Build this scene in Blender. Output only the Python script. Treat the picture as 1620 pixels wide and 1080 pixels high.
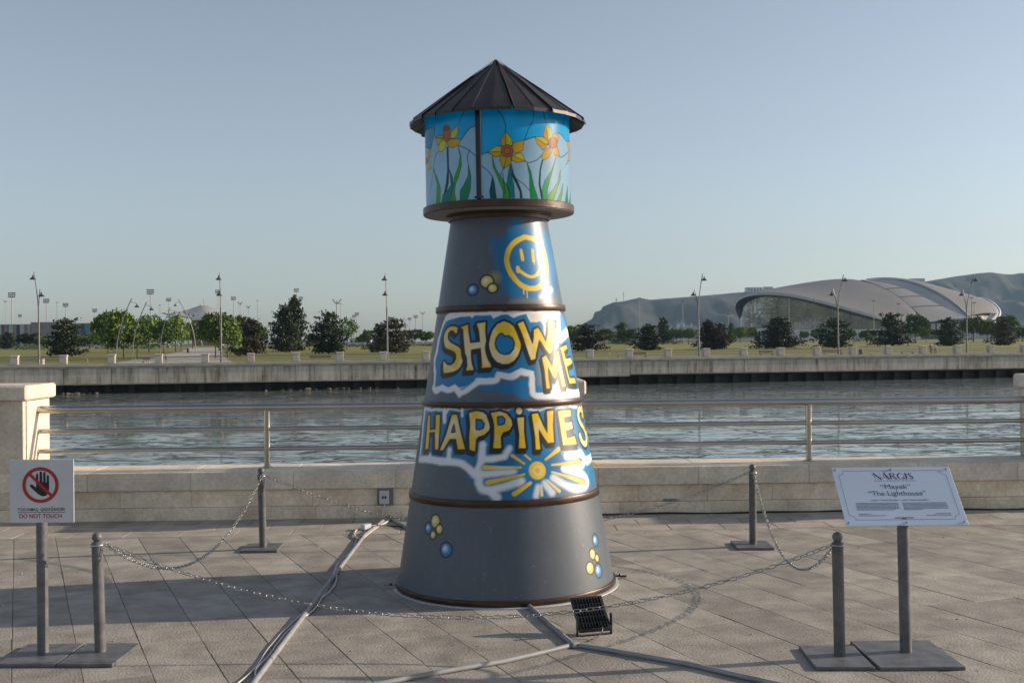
import bpy, bmesh, math, random
import numpy as np
from mathutils import Vector, Matrix, Euler
random.seed(7); rng = np.random.default_rng(7)
for o in list(bpy.data.objects): bpy.data.objects.remove(o)
S = bpy.context.scene
COL = S.collection
R = math.radians
# ---------------------------------------------------------------- camera
F, CH, YH, RHO = 1800.0, 1.65, 538.0, 0.0085      # focal (photo px), eye height, horizon row, roll
cam = bpy.data.objects.new('camera', bpy.data.cameras.new('camera')); COL.objects.link(cam)
cam.data.sensor_width = 36.0; cam.data.lens = 36.0 * F / 1620.0
cam.data.clip_start = 0.05; cam.data.clip_end = 20000
cam.location = (0, 0, CH)
cam.rotation_mode = 'QUATERNION'
cam.rotation_quaternion = (Matrix.Rotation(R(90) - math.atan((540 - YH) / F), 3, 'X') @ Matrix.Rotation(-RHO, 3, 'Z')).to_quaternion()
S.camera = cam
# ---------------------------------------------------------------- light
SUN_EL, SUN_AZ = R(18.0), R(10.0)                  # azimuth from +X towards +Y
SD = Vector((math.cos(SUN_EL) * math.cos(SUN_AZ), math.cos(SUN_EL) * math.sin(SUN_AZ), math.sin(SUN_EL)))
W = bpy.data.worlds.new('World'); S.world = W; W.use_nodes = True
nt = W.node_tree; nt.nodes.clear()
sky = nt.nodes.new('ShaderNodeTexSky'); sky.sky_type = 'NISHITA'; sky.sun_disc = False
sky.sun_elevation = SUN_EL; sky.sun_rotation = R(90) - SUN_AZ
sky.altitude = 0; sky.air_density = 0.95; sky.dust_density = 0.9; sky.ozone_density = 2.4
bg = nt.nodes.new('ShaderNodeBackground'); bg.inputs[1].default_value = 0.095
wo = nt.nodes.new('ShaderNodeOutputWorld')
hs = nt.nodes.new('ShaderNodeHueSaturation'); hs.inputs['Saturation'].default_value = 0.59   # dust-laden, milky air
nt.links.new(sky.outputs[0], hs.inputs['Color']); nt.links.new(hs.outputs[0], bg.inputs[0]); nt.links.new(bg.outputs[0], wo.inputs[0])
sl = bpy.data.lights.new('sun', 'SUN'); sl.energy = 4.1; sl.angle = R(0.6); sl.color = (1.0, 0.83, 0.64)
so = bpy.data.objects.new('sun', sl); COL.objects.link(so)
so.rotation_euler = (-SD).to_track_quat('-Z', 'Y').to_euler(); so.location = (60, 10, 40)
S.view_settings.view_transform = 'Standard'; S.view_settings.look = 'None'
S.view_settings.exposure = 0.57; S.view_settings.gamma = 1.0
S.render.engine = 'CYCLES'
# ---------------------------------------------------------------- pixel -> place helpers
def ray(x, y):
    dx, dy = x - 810.0, y - 540.0
    c, s = math.cos(RHO), math.sin(RHO)
    X, Y = dx * c - dy * s, dx * s + dy * c
    return np.array([X / F, 1.0, -(Y - (YH - 540)) / F])
def on_ground(x, y, z=0.0):
    r = ray(x, y); t = (z - CH) / r[2]
    return Vector((r[0] * t, t, z))
def at(x, y, Y):
    r = ray(x, y)
    return Vector((r[0] * Y, Y, CH + r[2] * Y))
# ---------------------------------------------------------------- object helpers
def tag(o, label=None, cat=None, group=None, kind=None):
    if label: o['label'] = label
    if cat: o['category'] = cat
    if group: o['group'] = group
    if kind: o['kind'] = kind
    return o
def empty(name, loc=(0, 0, 0), rz=0.0, label=None, cat=None, group=None):
    o = bpy.data.objects.new(name, None); COL.objects.link(o)
    o.location = loc; o.rotation_euler = (0, 0, rz); o.empty_display_size = 0.1
    return tag(o, label, cat, group)
def mesh_obj(name, me, mat=None, parent=None, loc=None, rz=0.0):
    o = bpy.data.objects.new(name, me); COL.objects.link(o)
    if mat is not None and len(me.materials) == 0: me.materials.append(mat)
    if parent is not None: o.parent = parent
    if loc is not None: o.location = loc
    if rz: o.rotation_euler = (0, 0, rz)
    return o
def copy_tree(o, parent=None):
    c = o.copy(); COL.objects.link(c); c.parent = parent
    for ch in list(o.children): copy_tree(ch, c)
    return c
class MB:
    def __init__(s): s.v = []; s.f = []; s.m = []
    def add(s, vs, fs, mi=0):
        b = len(s.v); s.v += [tuple(p) for p in vs]; s.f += [tuple(b + i for i in f) for f in fs]; s.m += [mi] * len(fs)
        return s
    def box(s, x0, x1, y0, y1, z0, z1, mi=0):
        return s.add([(x0,y0,z0),(x1,y0,z0),(x1,y1,z0),(x0,y1,z0),(x0,y0,z1),(x1,y0,z1),(x1,y1,z1),(x0,y1,z1)],
                     [(0,3,2,1),(4,5,6,7),(0,1,5,4),(1,2,6,5),(2,3,7,6),(3,0,4,7)], mi)
    def cbox(s, x0, x1, y0, y1, z0, z1, c=0.004, mi=0):
        vs = []; idx = {}
        for ix, x in enumerate((x0, x1)):
            for iy, y in enumerate((y0, y1)):
                for iz, z in enumerate((z0, z1)):
                    sx, sy, sz = (1 - 2 * ix) * c, (1 - 2 * iy) * c, (1 - 2 * iz) * c
                    for a, p in (('x', (x, y + sy, z + sz)), ('y', (x + sx, y, z + sz)), ('z', (x + sx, y + sy, z))):
                        idx[ix, iy, iz, a] = len(vs); vs.append(p)
        fs = []
        I = lambda a, b, d, e: idx[a, b, d, e]
        fs.append((I(0,0,0,'x'), I(0,0,1,'x'), I(0,1,1,'x'), I(0,1,0,'x'))); fs.append((I(1,0,0,'x'), I(1,1,0,'x'), I(1,1,1,'x'), I(1,0,1,'x')))
        fs.append((I(0,0,0,'y'), I(1,0,0,'y'), I(1,0,1,'y'), I(0,0,1,'y'))); fs.append((I(0,1,0,'y'), I(0,1,1,'y'), I(1,1,1,'y'), I(1,1,0,'y')))
        fs.append((I(0,0,0,'z'), I(0,1,0,'z'), I(1,1,0,'z'), I(1,0,0,'z'))); fs.append((I(0,0,1,'z'), I(1,0,1,'z'), I(1,1,1,'z'), I(0,1,1,'z')))
        for iy in (0, 1):
            for iz in (0, 1): fs.append((I(0,iy,iz,'y'), I(1,iy,iz,'y'), I(1,iy,iz,'z'), I(0,iy,iz,'z')))
        for ix in (0, 1):
            for iz in (0, 1): fs.append((I(ix,0,iz,'x'), I(ix,1,iz,'x'), I(ix,1,iz,'z'), I(ix,0,iz,'z')))
        for ix in (0, 1):
            for iy in (0, 1): fs.append((I(ix,iy,0,'x'), I(ix,iy,1,'x'), I(ix,iy,1,'y'), I(ix,iy,0,'y')))
        for ix in (0, 1):
            for iy in (0, 1):
                for iz in (0, 1): fs.append((I(ix,iy,iz,'x'), I(ix,iy,iz,'y'), I(ix,iy,iz,'z')))
        return s.add(vs, fs, mi)
    def tube(s, pts, r, n=8, cap=True, mi=0, closed=False):
        pts = [Vector(p) for p in pts]; k = len(pts)
        rs = r if isinstance(r, (list, tuple)) else [r] * k
        up = None; vs = []
        for i, p in enumerate(pts):
            if closed: d = pts[(i + 1) % k] - pts[i - 1]
            else: d = pts[min(i + 1, k - 1)] - pts[max(i - 1, 0)]
            if d.length < 1e-9: d = Vector((0, 0, 1))
            d.normalize()
            if up is None: up = d.orthogonal().normalized()
            a = up - d * up.dot(d)
            if a.length < 1e-6: a = d.orthogonal()
            a.normalize(); up = a; b = d.cross(a)
            for j in range(n):
                t = 2 * math.pi * j / n
                vs.append(p + (a * math.cos(t) + b * math.sin(t)) * rs[i])
        fs = []
        for i in range(k if closed else k - 1):
            i2 = (i + 1) % k
            for j in range(n):
                j2 = (j + 1) % n
                fs.append((i * n + j, i * n + j2, i2 * n + j2, i2 * n + j))
        if cap and not closed:
            fs.append(tuple(range(n))[::-1]); fs.append(tuple((k - 1) * n + j for j in range(n)))
        return s.add(vs, fs, mi)
    def lathe(s, prof, n=24, mi=0, cx=0, cy=0):
        vs = [(cx + r * math.cos(2 * math.pi * j / n), cy + r * math.sin(2 * math.pi * j / n), z) for r, z in prof for j in range(n)]
        fs = [(i * n + j, i * n + (j + 1) % n, (i + 1) * n + (j + 1) % n, (i + 1) * n + j) for i in range(len(prof) - 1) for j in range(n)]
        if prof[0][0] > 1e-6: fs.append(tuple(range(n))[::-1])
        if prof[-1][0] > 1e-6: fs.append(tuple((len(prof) - 1) * n + j for j in range(n)))
        return s.add(vs, fs, mi)
    def sphere(s, c, r, n=12, mi=0):
        pr = [(max(r * math.sin(math.pi * i / (n // 2)), 1e-7), c[2] - r * math.cos(math.pi * i / (n // 2))) for i in range(n // 2 + 1)]
        return s.lathe(pr, n, mi, c[0], c[1])
    def prism(s, poly, z0, z1, mi=0):
        n = len(poly)
        vs = [(x, y, z0) for x, y in poly] + [(x, y, z1) for x, y in poly]
        fs = [tuple(range(n))[::-1], tuple(range(n, 2 * n))] + [(i, (i + 1) % n, n + (i + 1) % n, n + i) for i in range(n)]
        return s.add(vs, fs, mi)
    def loft(s, A, B, n=8, bulge=0.0, mi=0, th=0.0):
        k = len(A); vs = []
        for i in range(n + 1):
            t = i / n
            for a, b in zip(A, B):
                p = Vector(a).lerp(Vector(b), t); p.z += bulge * 4 * t * (1 - t); vs.append(p)
        fs = [(i * k + j, i * k + j + 1, (i + 1) * k + j + 1, (i + 1) * k + j) for i in range(n) for j in range(k - 1)]
        return s.add(vs, fs, mi)
    def mesh(s, name, mats=(), smooth=None):
        me = bpy.data.meshes.new(name); me.from_pydata(s.v, [], s.f)
        for m in mats: me.materials.append(m)
        if any(s.m): me.polygons.foreach_set('material_index', s.m)
        if smooth is not None:
            me.polygons.foreach_set('use_smooth', [True] * len(s.f)); me.set_sharp_from_angle(angle=R(smooth))
        me.update(); return me
    def build(s, name, mat, parent=None, smooth=None, loc=None, rz=0.0):
        mats = mat if isinstance(mat, (list, tuple)) else [mat]
        return mesh_obj(name, s.mesh(name, mats, smooth), None, parent, loc, rz)
# ---------------------------------------------------------------- materials
def nmat(name):
    m = bpy.data.materials.new(name); m.use_nodes = True
    return m, m.node_tree, m.node_tree.nodes['Principled BSDF']
def pm(name, col, rough=0.6, metal=0.0, var=0.2, scale=6.0, bump=0.0, bscale=40.0, objvar=0.0, col2=None, stretch=(1, 1, 1), spec=None, coat=0.0, detail=5, speck=0.0):
    m, t, b = nmat(name); N = t.nodes; L = t.links
    tc = N.new('ShaderNodeTexCoord'); mp = N.new('ShaderNodeMapping'); mp.inputs['Scale'].default_value = stretch
    if objvar:
        oi0 = N.new('ShaderNodeObjectInfo'); ad0 = N.new('ShaderNodeVectorMath'); ad0.operation = 'ADD'
        L.new(tc.outputs['Object'], ad0.inputs[0]); L.new(oi0.outputs['Location'], ad0.inputs[1]); L.new(ad0.outputs[0], mp.inputs[0])
    else: L.new(tc.outputs['Object'], mp.inputs[0])
    nz = N.new('ShaderNodeTexNoise'); nz.inputs['Scale'].default_value = scale; nz.inputs['Detail'].default_value = detail
    L.new(mp.outputs[0], nz.inputs['Vector'])
    rp = N.new('ShaderNodeValToRGB')
    c2 = col2 if col2 else tuple(c * (1 - var * 1.6) for c in col)
    rp.color_ramp.elements[0].position = 0.3; rp.color_ramp.elements[1].position = 0.7
    rp.color_ramp.elements[0].color = (*c2, 1); rp.color_ramp.elements[1].color = (*[min(1, c * (1 + var * 0.6)) for c in col], 1)
    L.new(nz.outputs[0], rp.inputs[0]); out = rp.outputs[0]
    if objvar:
        oi = N.new('ShaderNodeObjectInfo'); mr = N.new('ShaderNodeMapRange')
        mr.inputs['To Min'].default_value = 1 - objvar; mr.inputs['To Max'].default_value = 1 + objvar
        L.new(oi.outputs['Random'], mr.inputs[0])
        mx = N.new('ShaderNodeMix'); mx.data_type = 'RGBA'; mx.blend_type = 'MULTIPLY'; mx.inputs[0].default_value = 1
        L.new(out, mx.inputs[6]); L.new(mr.outputs[0], mx.inputs[7]); out = mx.outputs[2]
    if speck:
        for sc_, lo_, hi_ in ((speck, 0.80, 1.14), (0.9, 0.80, 1.12)):
            n3 = N.new('ShaderNodeTexNoise'); n3.inputs['Scale'].default_value = sc_; n3.inputs['Detail'].default_value = 6; n3.inputs['Roughness'].default_value = 0.7; L.new(mp.outputs[0], n3.inputs['Vector'])
            m3 = N.new('ShaderNodeMapRange'); m3.inputs['From Min'].default_value = 0.3; m3.inputs['From Max'].default_value = 0.7; m3.inputs['To Min'].default_value = lo_; m3.inputs['To Max'].default_value = hi_; L.new(n3.outputs[0], m3.inputs[0])
            mx3 = N.new('ShaderNodeMix'); mx3.data_type = 'RGBA'; mx3.blend_type = 'MULTIPLY'; mx3.inputs[0].default_value = 1; L.new(out, mx3.inputs[6]); L.new(m3.outputs[0], mx3.inputs[7]); out = mx3.outputs[2]
    L.new(out, b.inputs['Base Color'])
    b.inputs['Roughness'].default_value = rough; b.inputs['Metallic'].default_value = metal
    if spec is not None: b.inputs['Specular IOR Level'].default_value = spec
    if coat: b.inputs['Coat Weight'].default_value = coat
    if bump:
        n2 = N.new('ShaderNodeTexNoise'); n2.inputs['Scale'].default_value = bscale; n2.inputs['Detail'].default_value = 4
        L.new(mp.outputs[0], n2.inputs['Vector'])
        bp = N.new('ShaderNodeBump'); bp.inputs['Strength'].default_value = bump; bp.inputs['Distance'].default_value = 0.02
        L.new(n2.outputs[0], bp.inputs['Height']); L.new(bp.outputs[0], b.inputs['Normal'])
    return m
def attr_mat(name, rough, coat=0.0, bump=0.0, spec=0.5):
    m, t, b = nmat(name); a = t.nodes.new('ShaderNodeAttribute'); a.attribute_name = 'paint'
    t.links.new(a.outputs['Color'], b.inputs['Base Color']); b.inputs['Roughness'].default_value = rough
    b.inputs['Coat Weight'].default_value = coat; b.inputs['Coat Roughness'].default_value = 0.12; b.inputs['Specular IOR Level'].default_value = spec
    if bump:
        tc = t.nodes.new('ShaderNodeTexCoord'); nz = t.nodes.new('ShaderNodeTexNoise'); nz.inputs['Scale'].default_value = 3.0
        bp = t.nodes.new('ShaderNodeBump'); bp.inputs['Strength'].default_value = bump; bp.inputs['Distance'].default_value = 0.02
        t.links.new(tc.outputs['Object'], nz.inputs['Vector']); t.links.new(nz.outputs[0], bp.inputs['Height']); t.links.new(bp.outputs[0], b.inputs['Normal'])
    return m
M = {}
M['paver'] = pm('paving_stone', (0.362, 0.330, 0.285), 0.75, var=0.20, scale=5.0, bump=0.3, bscale=70, objvar=0.17, detail=8, speck=60)
M['strip'] = pm('border_stone', (0.42, 0.38, 0.325), 0.75, var=0.2, scale=4.0, bump=0.2, bscale=60, objvar=0.10, detail=8, speck=60)
M['mortar'] = pm('joint_mortar', (0.22, 0.195, 0.165), 0.9, var=0.5, scale=3.0, col2=(0.05, 0.045, 0.04))
M['lime'] = pm('limestone', (0.76, 0.67, 0.54), 0.7, var=0.14, scale=3.5, bump=0.2, bscale=50, objvar=0.06, detail=8, speck=30)
M['lime2'] = pm('limestone_course', (0.86, 0.735, 0.575), 0.75, var=0.2, scale=3.0, bump=0.25, bscale=40, objvar=0.08, detail=8, col2=(0.62, 0.49, 0.35), speck=30)
M['lime3'] = pm('pillar_limestone', (0.62, 0.535, 0.43), 0.7, var=0.14, scale=3.5, bump=0.2, bscale=50, objvar=0.06, detail=8, speck=30)
M['steel'] = pm('stainless_rail', (0.50, 0.47, 0.43), 0.24, 1.0, var=0.08, scale=3)
M['post'] = pm('grey_paint', (0.13, 0.132, 0.138), 0.5, var=0.22, scale=14, bump=0.08, objvar=0.06, detail=9)
M['chain'] = pm('galvanised_chain', (0.42, 0.42, 0.42), 0.38, 0.85, var=0.25, scale=30, objvar=0.2)
M['conduit'] = pm('grey_conduit', (0.30, 0.305, 0.315), 0.5, var=0.15, scale=8)
M['cable'] = pm('white_cable', (0.66, 0.60, 0.52), 0.5, var=0.12, scale=10)
M['black'] = pm('black_plastic', (0.012, 0.012, 0.013), 0.42, var=0.3, scale=20)
M['bronze'] = pm('brown_metal_band', (0.062, 0.030, 0.017), 0.38, 0.3, var=0.35, scale=7, bump=0.06)
M['roofm'] = pm('dark_roof_metal', (0.060, 0.052, 0.049), 0.42, 0.45, var=0.35, scale=6, bump=0.10, bscale=9)
M['soffit'] = pm('gallery_underside', (0.25, 0.24, 0.23), 0.6, var=0.1)
M['cone'] = attr_mat('painted_cone', 0.40, 0.0, 0.05, 0.42)
M['glassart'] = attr_mat('stained_panel', 0.24, 0.12, 0.02, 0.4)
def acrylic():
    m = attr_mat('stained_panel', 0.24, 0.10, 0.02, 0.4); t = m.node_tree; N = t.nodes; b = N['Principled BSDF']
    tr = N.new('ShaderNodeBsdfTranslucent'); mx = N.new('ShaderNodeMixShader'); mx.inputs[0].default_value = 0.5
    at_ = [n for n in N if n.bl_idname == 'ShaderNodeAttribute'][0]; out = [n for n in N if n.bl_idname == 'ShaderNodeOutputMaterial'][0]
    t.links.new(at_.outputs['Color'], tr.inputs['Color']); t.links.new(b.outputs[0], mx.inputs[1]); t.links.new(tr.outputs[0], mx.inputs[2]); t.links.new(mx.outputs[0], out.inputs['Surface'])
    return m
M['glassart'] = acrylic()
M['white'] = pm('white_panel', (0.58, 0.59, 0.61), 0.35, var=0.05)
M['plate'] = pm('satin_plate', (0.66, 0.76, 0.88), 0.32, 0.45, var=0.05, scale=2)
M['bwhite0'] = pm('added_reflector_white', (0.8, 0.8, 0.8), 0.8, var=0.03)  # white for the reflector discs added inside the lantern
M['ink'] = pm('black_print', (0.010, 0.010, 0.012), 0.5, var=0.1)
M['navy'] = pm('navy_print', (0.012, 0.022, 0.06), 0.5, var=0.1)
M['red'] = pm('red_print', (0.42, 0.018, 0.022), 0.5, var=0.1)
M['chrome'] = pm('bolt_head', (0.65, 0.65, 0.67), 0.2, 1.0, var=0.05)
M['boxgrey'] = pm('outlet_frame', (0.20, 0.20, 0.21), 0.6, var=0.15)
# ================================================================ GROUND NEAR
PA = R(-23.5); PD = Vector((math.sin(PA), math.cos(PA))); PN = Vector((math.cos(PA), -math.sin(PA)))
WALL_A = math.atan(0.033); WO = Vector((0, 10.70)); WD = Vector((math.cos(WALL_A), math.sin(WALL_A))); WN = Vector((-WD.y, WD.x))
STRIP = 0.90
pave = MB().add([(-70, -60, -0.0045), (70, -60, -0.0045), (70, 10.72 + 70 * 0.033, -0.0045), (-70, 10.72 - 70 * 0.033, -0.0045)], [(0, 1, 2, 3)]).build('pavement', M['mortar'])
tag(pave, 'grey stone paved promenade laid in diagonal courses', None, None, 'structure')
def clip(poly, o, n, d=0.0):
    out = []; k = len(poly)
    for i in range(k):
        a, b = poly[i], poly[(i + 1) % k]; da = (a - o).dot(n) - d; db = (b - o).dot(n) - d
        if da <= 0: out.append(a)
        if da * db < 0: out.append(a + (b - a) * (da / (da - db)))
    return out
def slab(mb, poly, h=0.022, c=0.0022, z=0.0):
    cx = sum((p.x for p in poly)) / len(poly); cy = sum((p.y for p in poly)) / len(poly); cc = Vector((cx, cy)); n = len(poly)
    vs = [(p.x, p.y, z - h) for p in poly] + [(p.x, p.y, z - c) for p in poly]
    for p in poly:
        d = cc - p; q = p + d.normalized() * c * 1.5; vs.append((q.x, q.y, z))
    fs = [tuple(range(2 * n, 3 * n))] + [(i, (i + 1) % n, n + (i + 1) % n, n + i) for i in range(n)] + [(n + i, n + (i + 1) % n, 2 * n + (i + 1) % n, 2 * n + i) for i in range(n)]
    mb.add(vs, fs)
def inview(p, m=1.12):
    if p.y < 0.5: return False
    return abs(p.x / p.y) < 0.45 * m and p.y > 5.2
slabs = []
k = -60
for k in range(-42, 60):
    v0 = -0.04 + 0.3225 * k; u = -9.0 + rng.random() * 0.6
    while u < 26:
        ln = random.choice((0.42, 0.50, 0.62, 0.62, 0.78))
        g = 0.0013
        c = PD * (u + ln / 2) + PN * (v0 + 0.16125)
        if -7 < c.x < 8 and 2.6 < c.y < 10.3:
            poly = [PD * (u + g) + PN * (v0 + g), PD * (u + g) + PN * (v0 + 0.3225 - g), PD * (u + ln - g) + PN * (v0 + 0.3225 - g), PD * (u + ln - g) + PN * (v0 + g)][::-1]
            full = len(poly)
            poly2 = clip(poly, WO, WN, -STRIP - 0.002)
            if len(poly2) >= 3:
                area = abs(sum(poly2[i].x * poly2[(i + 1) % len(poly2)].y - poly2[(i + 1) % len(poly2)].x * poly2[i].y for i in range(len(poly2)))) / 2
                if area > 0.004: slabs.append((c, poly2, ln, poly2 == poly or len(poly2) == 4 and max((a - b).length for a, b in zip(poly, poly2)) < 1e-6))
        u += ln
vis = sorted([s for s in slabs if inview(s[0])], key=lambda s: s[0].y)
near, restvis = vis[:292], vis[292:]
rest = [s for s in slabs if not inview(s[0])] + restvis
shared = {}
for c, poly, ln, whole in near:
    rot = 0.0
    if whole:
        if ln not in shared:
            mb = MB(); slab(mb, [p - c for p in poly]); shared[ln] = mb.mesh('paving_slab', [M['paver']])
        me = shared[ln]
    else:
        mb = MB(); slab(mb, [p - c for p in poly]); me = mb.mesh('paving_slab', [M['paver']])
    o = mesh_obj('paving_slab', me, None, pave, (c.x, c.y, random.uniform(-0.0012, 0.0012)))
    o.rotation_euler = (random.uniform(-.002, .002), random.uniform(-.002, .002), random.uniform(-.0015, .0015)); o.scale = (random.uniform(.993, 1.0), random.uniform(.995, 1.0), 1)
mb = MB()
for c, poly, ln, whole in rest: slab(mb, poly, z=random.uniform(-0.001, 0.001))
tag(mb.build('paving_slab_field', M['paver'], pave), kind='stuff')
gr = MB(); rg_ = random.Random(77)
for _ in range(150):
    x_, y_ = rg_.uniform(-3.6, 4.2), rg_.uniform(5.3, 9.7); r_ = rg_.uniform(.003, .008); a_ = rg_.uniform(0, 3); pts_ = [(x_ + r_ * rg_.uniform(.5, 1.2) * math.cos(a_ + t), y_ + r_ * rg_.uniform(.5, 1.2) * math.sin(a_ + t)) for t in (0, 1.3, 2.5, 3.9, 5.1)]
    gr.prism(pts_, -0.001, r_ * rg_.uniform(.3, .9))
tag(gr.build('grit', M['strip']), 'scattered grit and stone chips on the paving', None, None, 'stuff')
# border strip along the parapet
rows = ((-STRIP, 0.30), (-0.60, 0.30), (-0.30, 0.30))
for ri, (off, dep) in enumerate(rows):
    x = -9.0 + (0.23 if ri % 2 else 0.0)
    while x < 9.0:
        ln = 0.47 + (0.0 if ri != 1 else 0.0)
        key = ('s', dep)
        if key not in shared:
            g = 0.003
            mb = MB(); slab(mb, [Vector((g, g)), Vector((ln - g, g)), Vector((ln - g, dep - g)), Vector((g, dep - g))]); shared[key] = mb.mesh('border_slab', [M['strip']])
        p = WO + WD * x + WN * off
        mesh_obj('border_slab', shared[key], None, pave, (p.x, p.y, random.uniform(0.0, 0.0015)), WALL_A)
        x += ln
# ================================================================ PARAPET, PILLARS, RAILINGS
par = empty('parapet_wall', (WO.x, WO.y, 0), WALL_A, 'low pale limestone parapet wall of three block courses along the promenade edge', 'wall')
MB().box(-30, 30, 0.03, 0.57, -0.3, 0.44).build('core', M['mortar'], par)
def course(z0, z1, y0, y1, lens, mat, x0=-9.0, x1=10.0, ch=0.0035, name='stone_block'):
    x = x0; meshes = {}
    while x < x1:
        ln = random.choice(lens)
        if ln not in meshes: meshes[ln] = MB().cbox(0.0006, ln - 0.0006, y0, y1, z0, z1, ch).mesh(name, [mat])
        mesh_obj(name, meshes[ln], None, par, (x, random.uniform(-0.0015, 0.0015), 0)); x += ln
course(0.0, 0.117, -0.024, 0.60, (0.95, 1.1, 0.8), M['lime2'])
course(0.119, 0.275, 0.006, 0.59, (0.5, 0.66, 0.62), M['lime2'])
course(0.279, 0.45, -0.034, 0.62, (0.95, 0.95, 1.05), M['lime'], ch=0.006, name='coping_block')
PILX = (-4.93, 0.24, 5.55)
plabs = ('tall limestone parapet pillar behind the do not touch sign', 'limestone parapet pillar hidden behind the painted lighthouse', 'limestone parapet pillar beyond the tilted silver information plate')
for px_, lab in zip(PILX, plabs):
    p = WO + WD * px_
    e = empty('parapet_pillar', (p.x, p.y, 0), WALL_A, lab, 'pillar', 'pillars of the near parapet')
    MB().cbox(-0.43, 0.43, -0.035, 0.635, 0, 0.118, 0.005).build('plinth', M['lime2'], e)
    a = MB().cbox(-0.40, 0.40, -0.028, 0.628, 0.12, 1.128, 0.006).build('shaft', M['lime3'], e)
    for sx in (-1, 1):
        MB().cbox(min(sx * 0.402, sx * 0.412), max(sx * 0.402, sx * 0.412), 0.03, 0.57, 0.46, 1.12, 0.002).build('facing_slab', M['lime'], a)
    MB().cbox(-0.45, 0.45, -0.075, 0.675, 1.13, 1.27, 0.018).build('cap', M['lime'], e)
RAILY = 0.30
for bi, (xa, xb, lab) in enumerate(((-4.53, -0.17, 'polished steel railing of three tubes from the do not touch sign to the lighthouse'),
                                     (0.65, 5.145, 'polished steel railing of three tubes behind the information plate'))):
    p = WO + WD * xa + WN * RAILY
    e = empty('steel_railing', (p.x, p.y, 0.45), WALL_A, lab, 'railing', 'steel railings on the near parapet')
    L_ = xb - xa
    for z, r in ((0.576, 0.037), (0.37, 0.023), (0.18, 0.023)):
        MB().tube([(0, 0, z), (L_, 0, z)], r, 16).build('rail', M['steel'], e, 40)
        for fx in (0.006, L_ - 0.006):
            MB().tube([(fx - 0.006, 0, z), (fx + 0.006, 0, z)], r * 1.55, 18).build('flange', M['steel'], e, 40)
    pb = MB().tube([(L_ / 2, 0, 0), (L_ / 2, 0, 0.56)], 0.03, 14).build('rail_post', M['steel'], e, 40)
    MB().lathe([(0.055, 0.0), (0.055, 0.008), (0.035, 0.014)], 18, cx=L_ / 2).build('foot_flange', M['steel'], pb, 40)
# ================================================================ FAR SHORE
QT, QZ0 = 0.225, 140.0
QA = math.atan(QT); QD = Vector((math.cos(QA), math.sin(QA))); QN = Vector((-QD.y, QD.x))
def qp(s, off=0.0): return Vector((0, QZ0)) + QD * s + QN * off
def q_s(px):
    xp = (px - 810) / F; X = xp * QZ0 / (1 - QT * xp)
    return X / QD.x
WATER_Z = -4.05; COPE = -0.62; LAND = -1.05
def prof(Y):
    pts = ((0, LAND), (170, LAND), (300, -0.3), (400, 0.12), (460, 0.2), (20000, 0.2))
    for (a, za), (b, zb) in zip(pts, pts[1:]):
        if Y <= b: return za + (zb - za) * (Y - a) / (b - a)
    return 0.2
def land_at(px, py):
    """place on the far park where the sight line through a foot pixel meets the rising lawn"""
    Y = 150.0
    while Y < 455:
        p = at(px, py, Y)
        if p.z <= prof(Y): return Vector((p.x, Y, prof(Y)))
        Y += 1.0
    p = at(px, py, 455); return Vector((p.x, 455, prof(455)))
# water
def water_mat():
    m, t, b = nmat('harbour_water'); N = t.nodes; L = t.links
    b.inputs['Base Color'].default_value = (0.15, 0.18, 0.165, 1); b.inputs['Roughness'].default_value = 0.07
    b.inputs['IOR'].default_value = 1.6; b.inputs['Metallic'].default_value = 0.15
    tc = N.new('ShaderNodeTexCoord')
    prev = None
    for sc, st, dist, stretch, sm in ((0.12, 0.05, 1.1, (1, 0.9, 1), 0), (0.40, 0.85, 0.40, (0.5, 1.3, 1), 1), (1.1, 0.95, 0.15, (0.45, 1.3, 1), 1), (5.0, 0.03, 0.035, (1, 1, 1), 0)):
        mp = N.new('ShaderNodeMapping'); mp.inputs['Scale'].default_value = stretch; mp.inputs['Rotation'].default_value = (0, 0, 0.25)
        L.new(tc.outputs['Object'], mp.inputs[0])
        nz = N.new('ShaderNodeTexNoise'); nz.inputs['Scale'].default_value = sc; nz.inputs['Detail'].default_value = 2.5; nz.inputs['Distortion'].default_value = 0.7
        L.new(mp.outputs[0], nz.inputs['Vector']); hgt = nz.outputs[0]
        if sm:      # broad flat backs, short steep faces
            mr = N.new('ShaderNodeMapRange'); mr.interpolation_type = 'SMOOTHSTEP'; mr.inputs['From Min'].default_value = 0.455; mr.inputs['From Max'].default_value = 0.525
            L.new(hgt, mr.inputs[0]); hgt = mr.outputs[0]
        bp = N.new('ShaderNodeBump'); bp.inputs['Strength'].default_value = st; bp.inputs['Distance'].default_value = dist * (0.45 if sm else 1.0)
        L.new(hgt, bp.inputs['Height'])
        if prev: L.new(prev.outputs[0], bp.inputs['Normal'])
        prev = bp
    L.new(prev.outputs[0], b.inputs['Normal'])
    return m
M['water'] = water_mat()
tag(MB().add([(-4200, 10.2, WATER_Z), (4200, 10.2, WATER_Z), (4200, 4200, WATER_Z), (-4200, 4200, WATER_Z)], [(0, 1, 2, 3)]).build('water', M['water']), 'rippled grey green harbour water', None, None, 'structure')
M['turf'] = pm('park_turf', (0.14, 0.148, 0.016), 0.9, var=0.3, scale=0.05, col2=(0.15, 0.13, 0.018), bump=0.5, bscale=2.0, detail=8)
M['farland'] = pm('far_land', (0.10, 0.095, 0.06), 0.9, var=0.4, scale=0.01)
M['lightpave'] = pm('pale_paving', (0.40, 0.37, 0.33), 0.8, var=0.15, scale=0.4)
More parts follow.
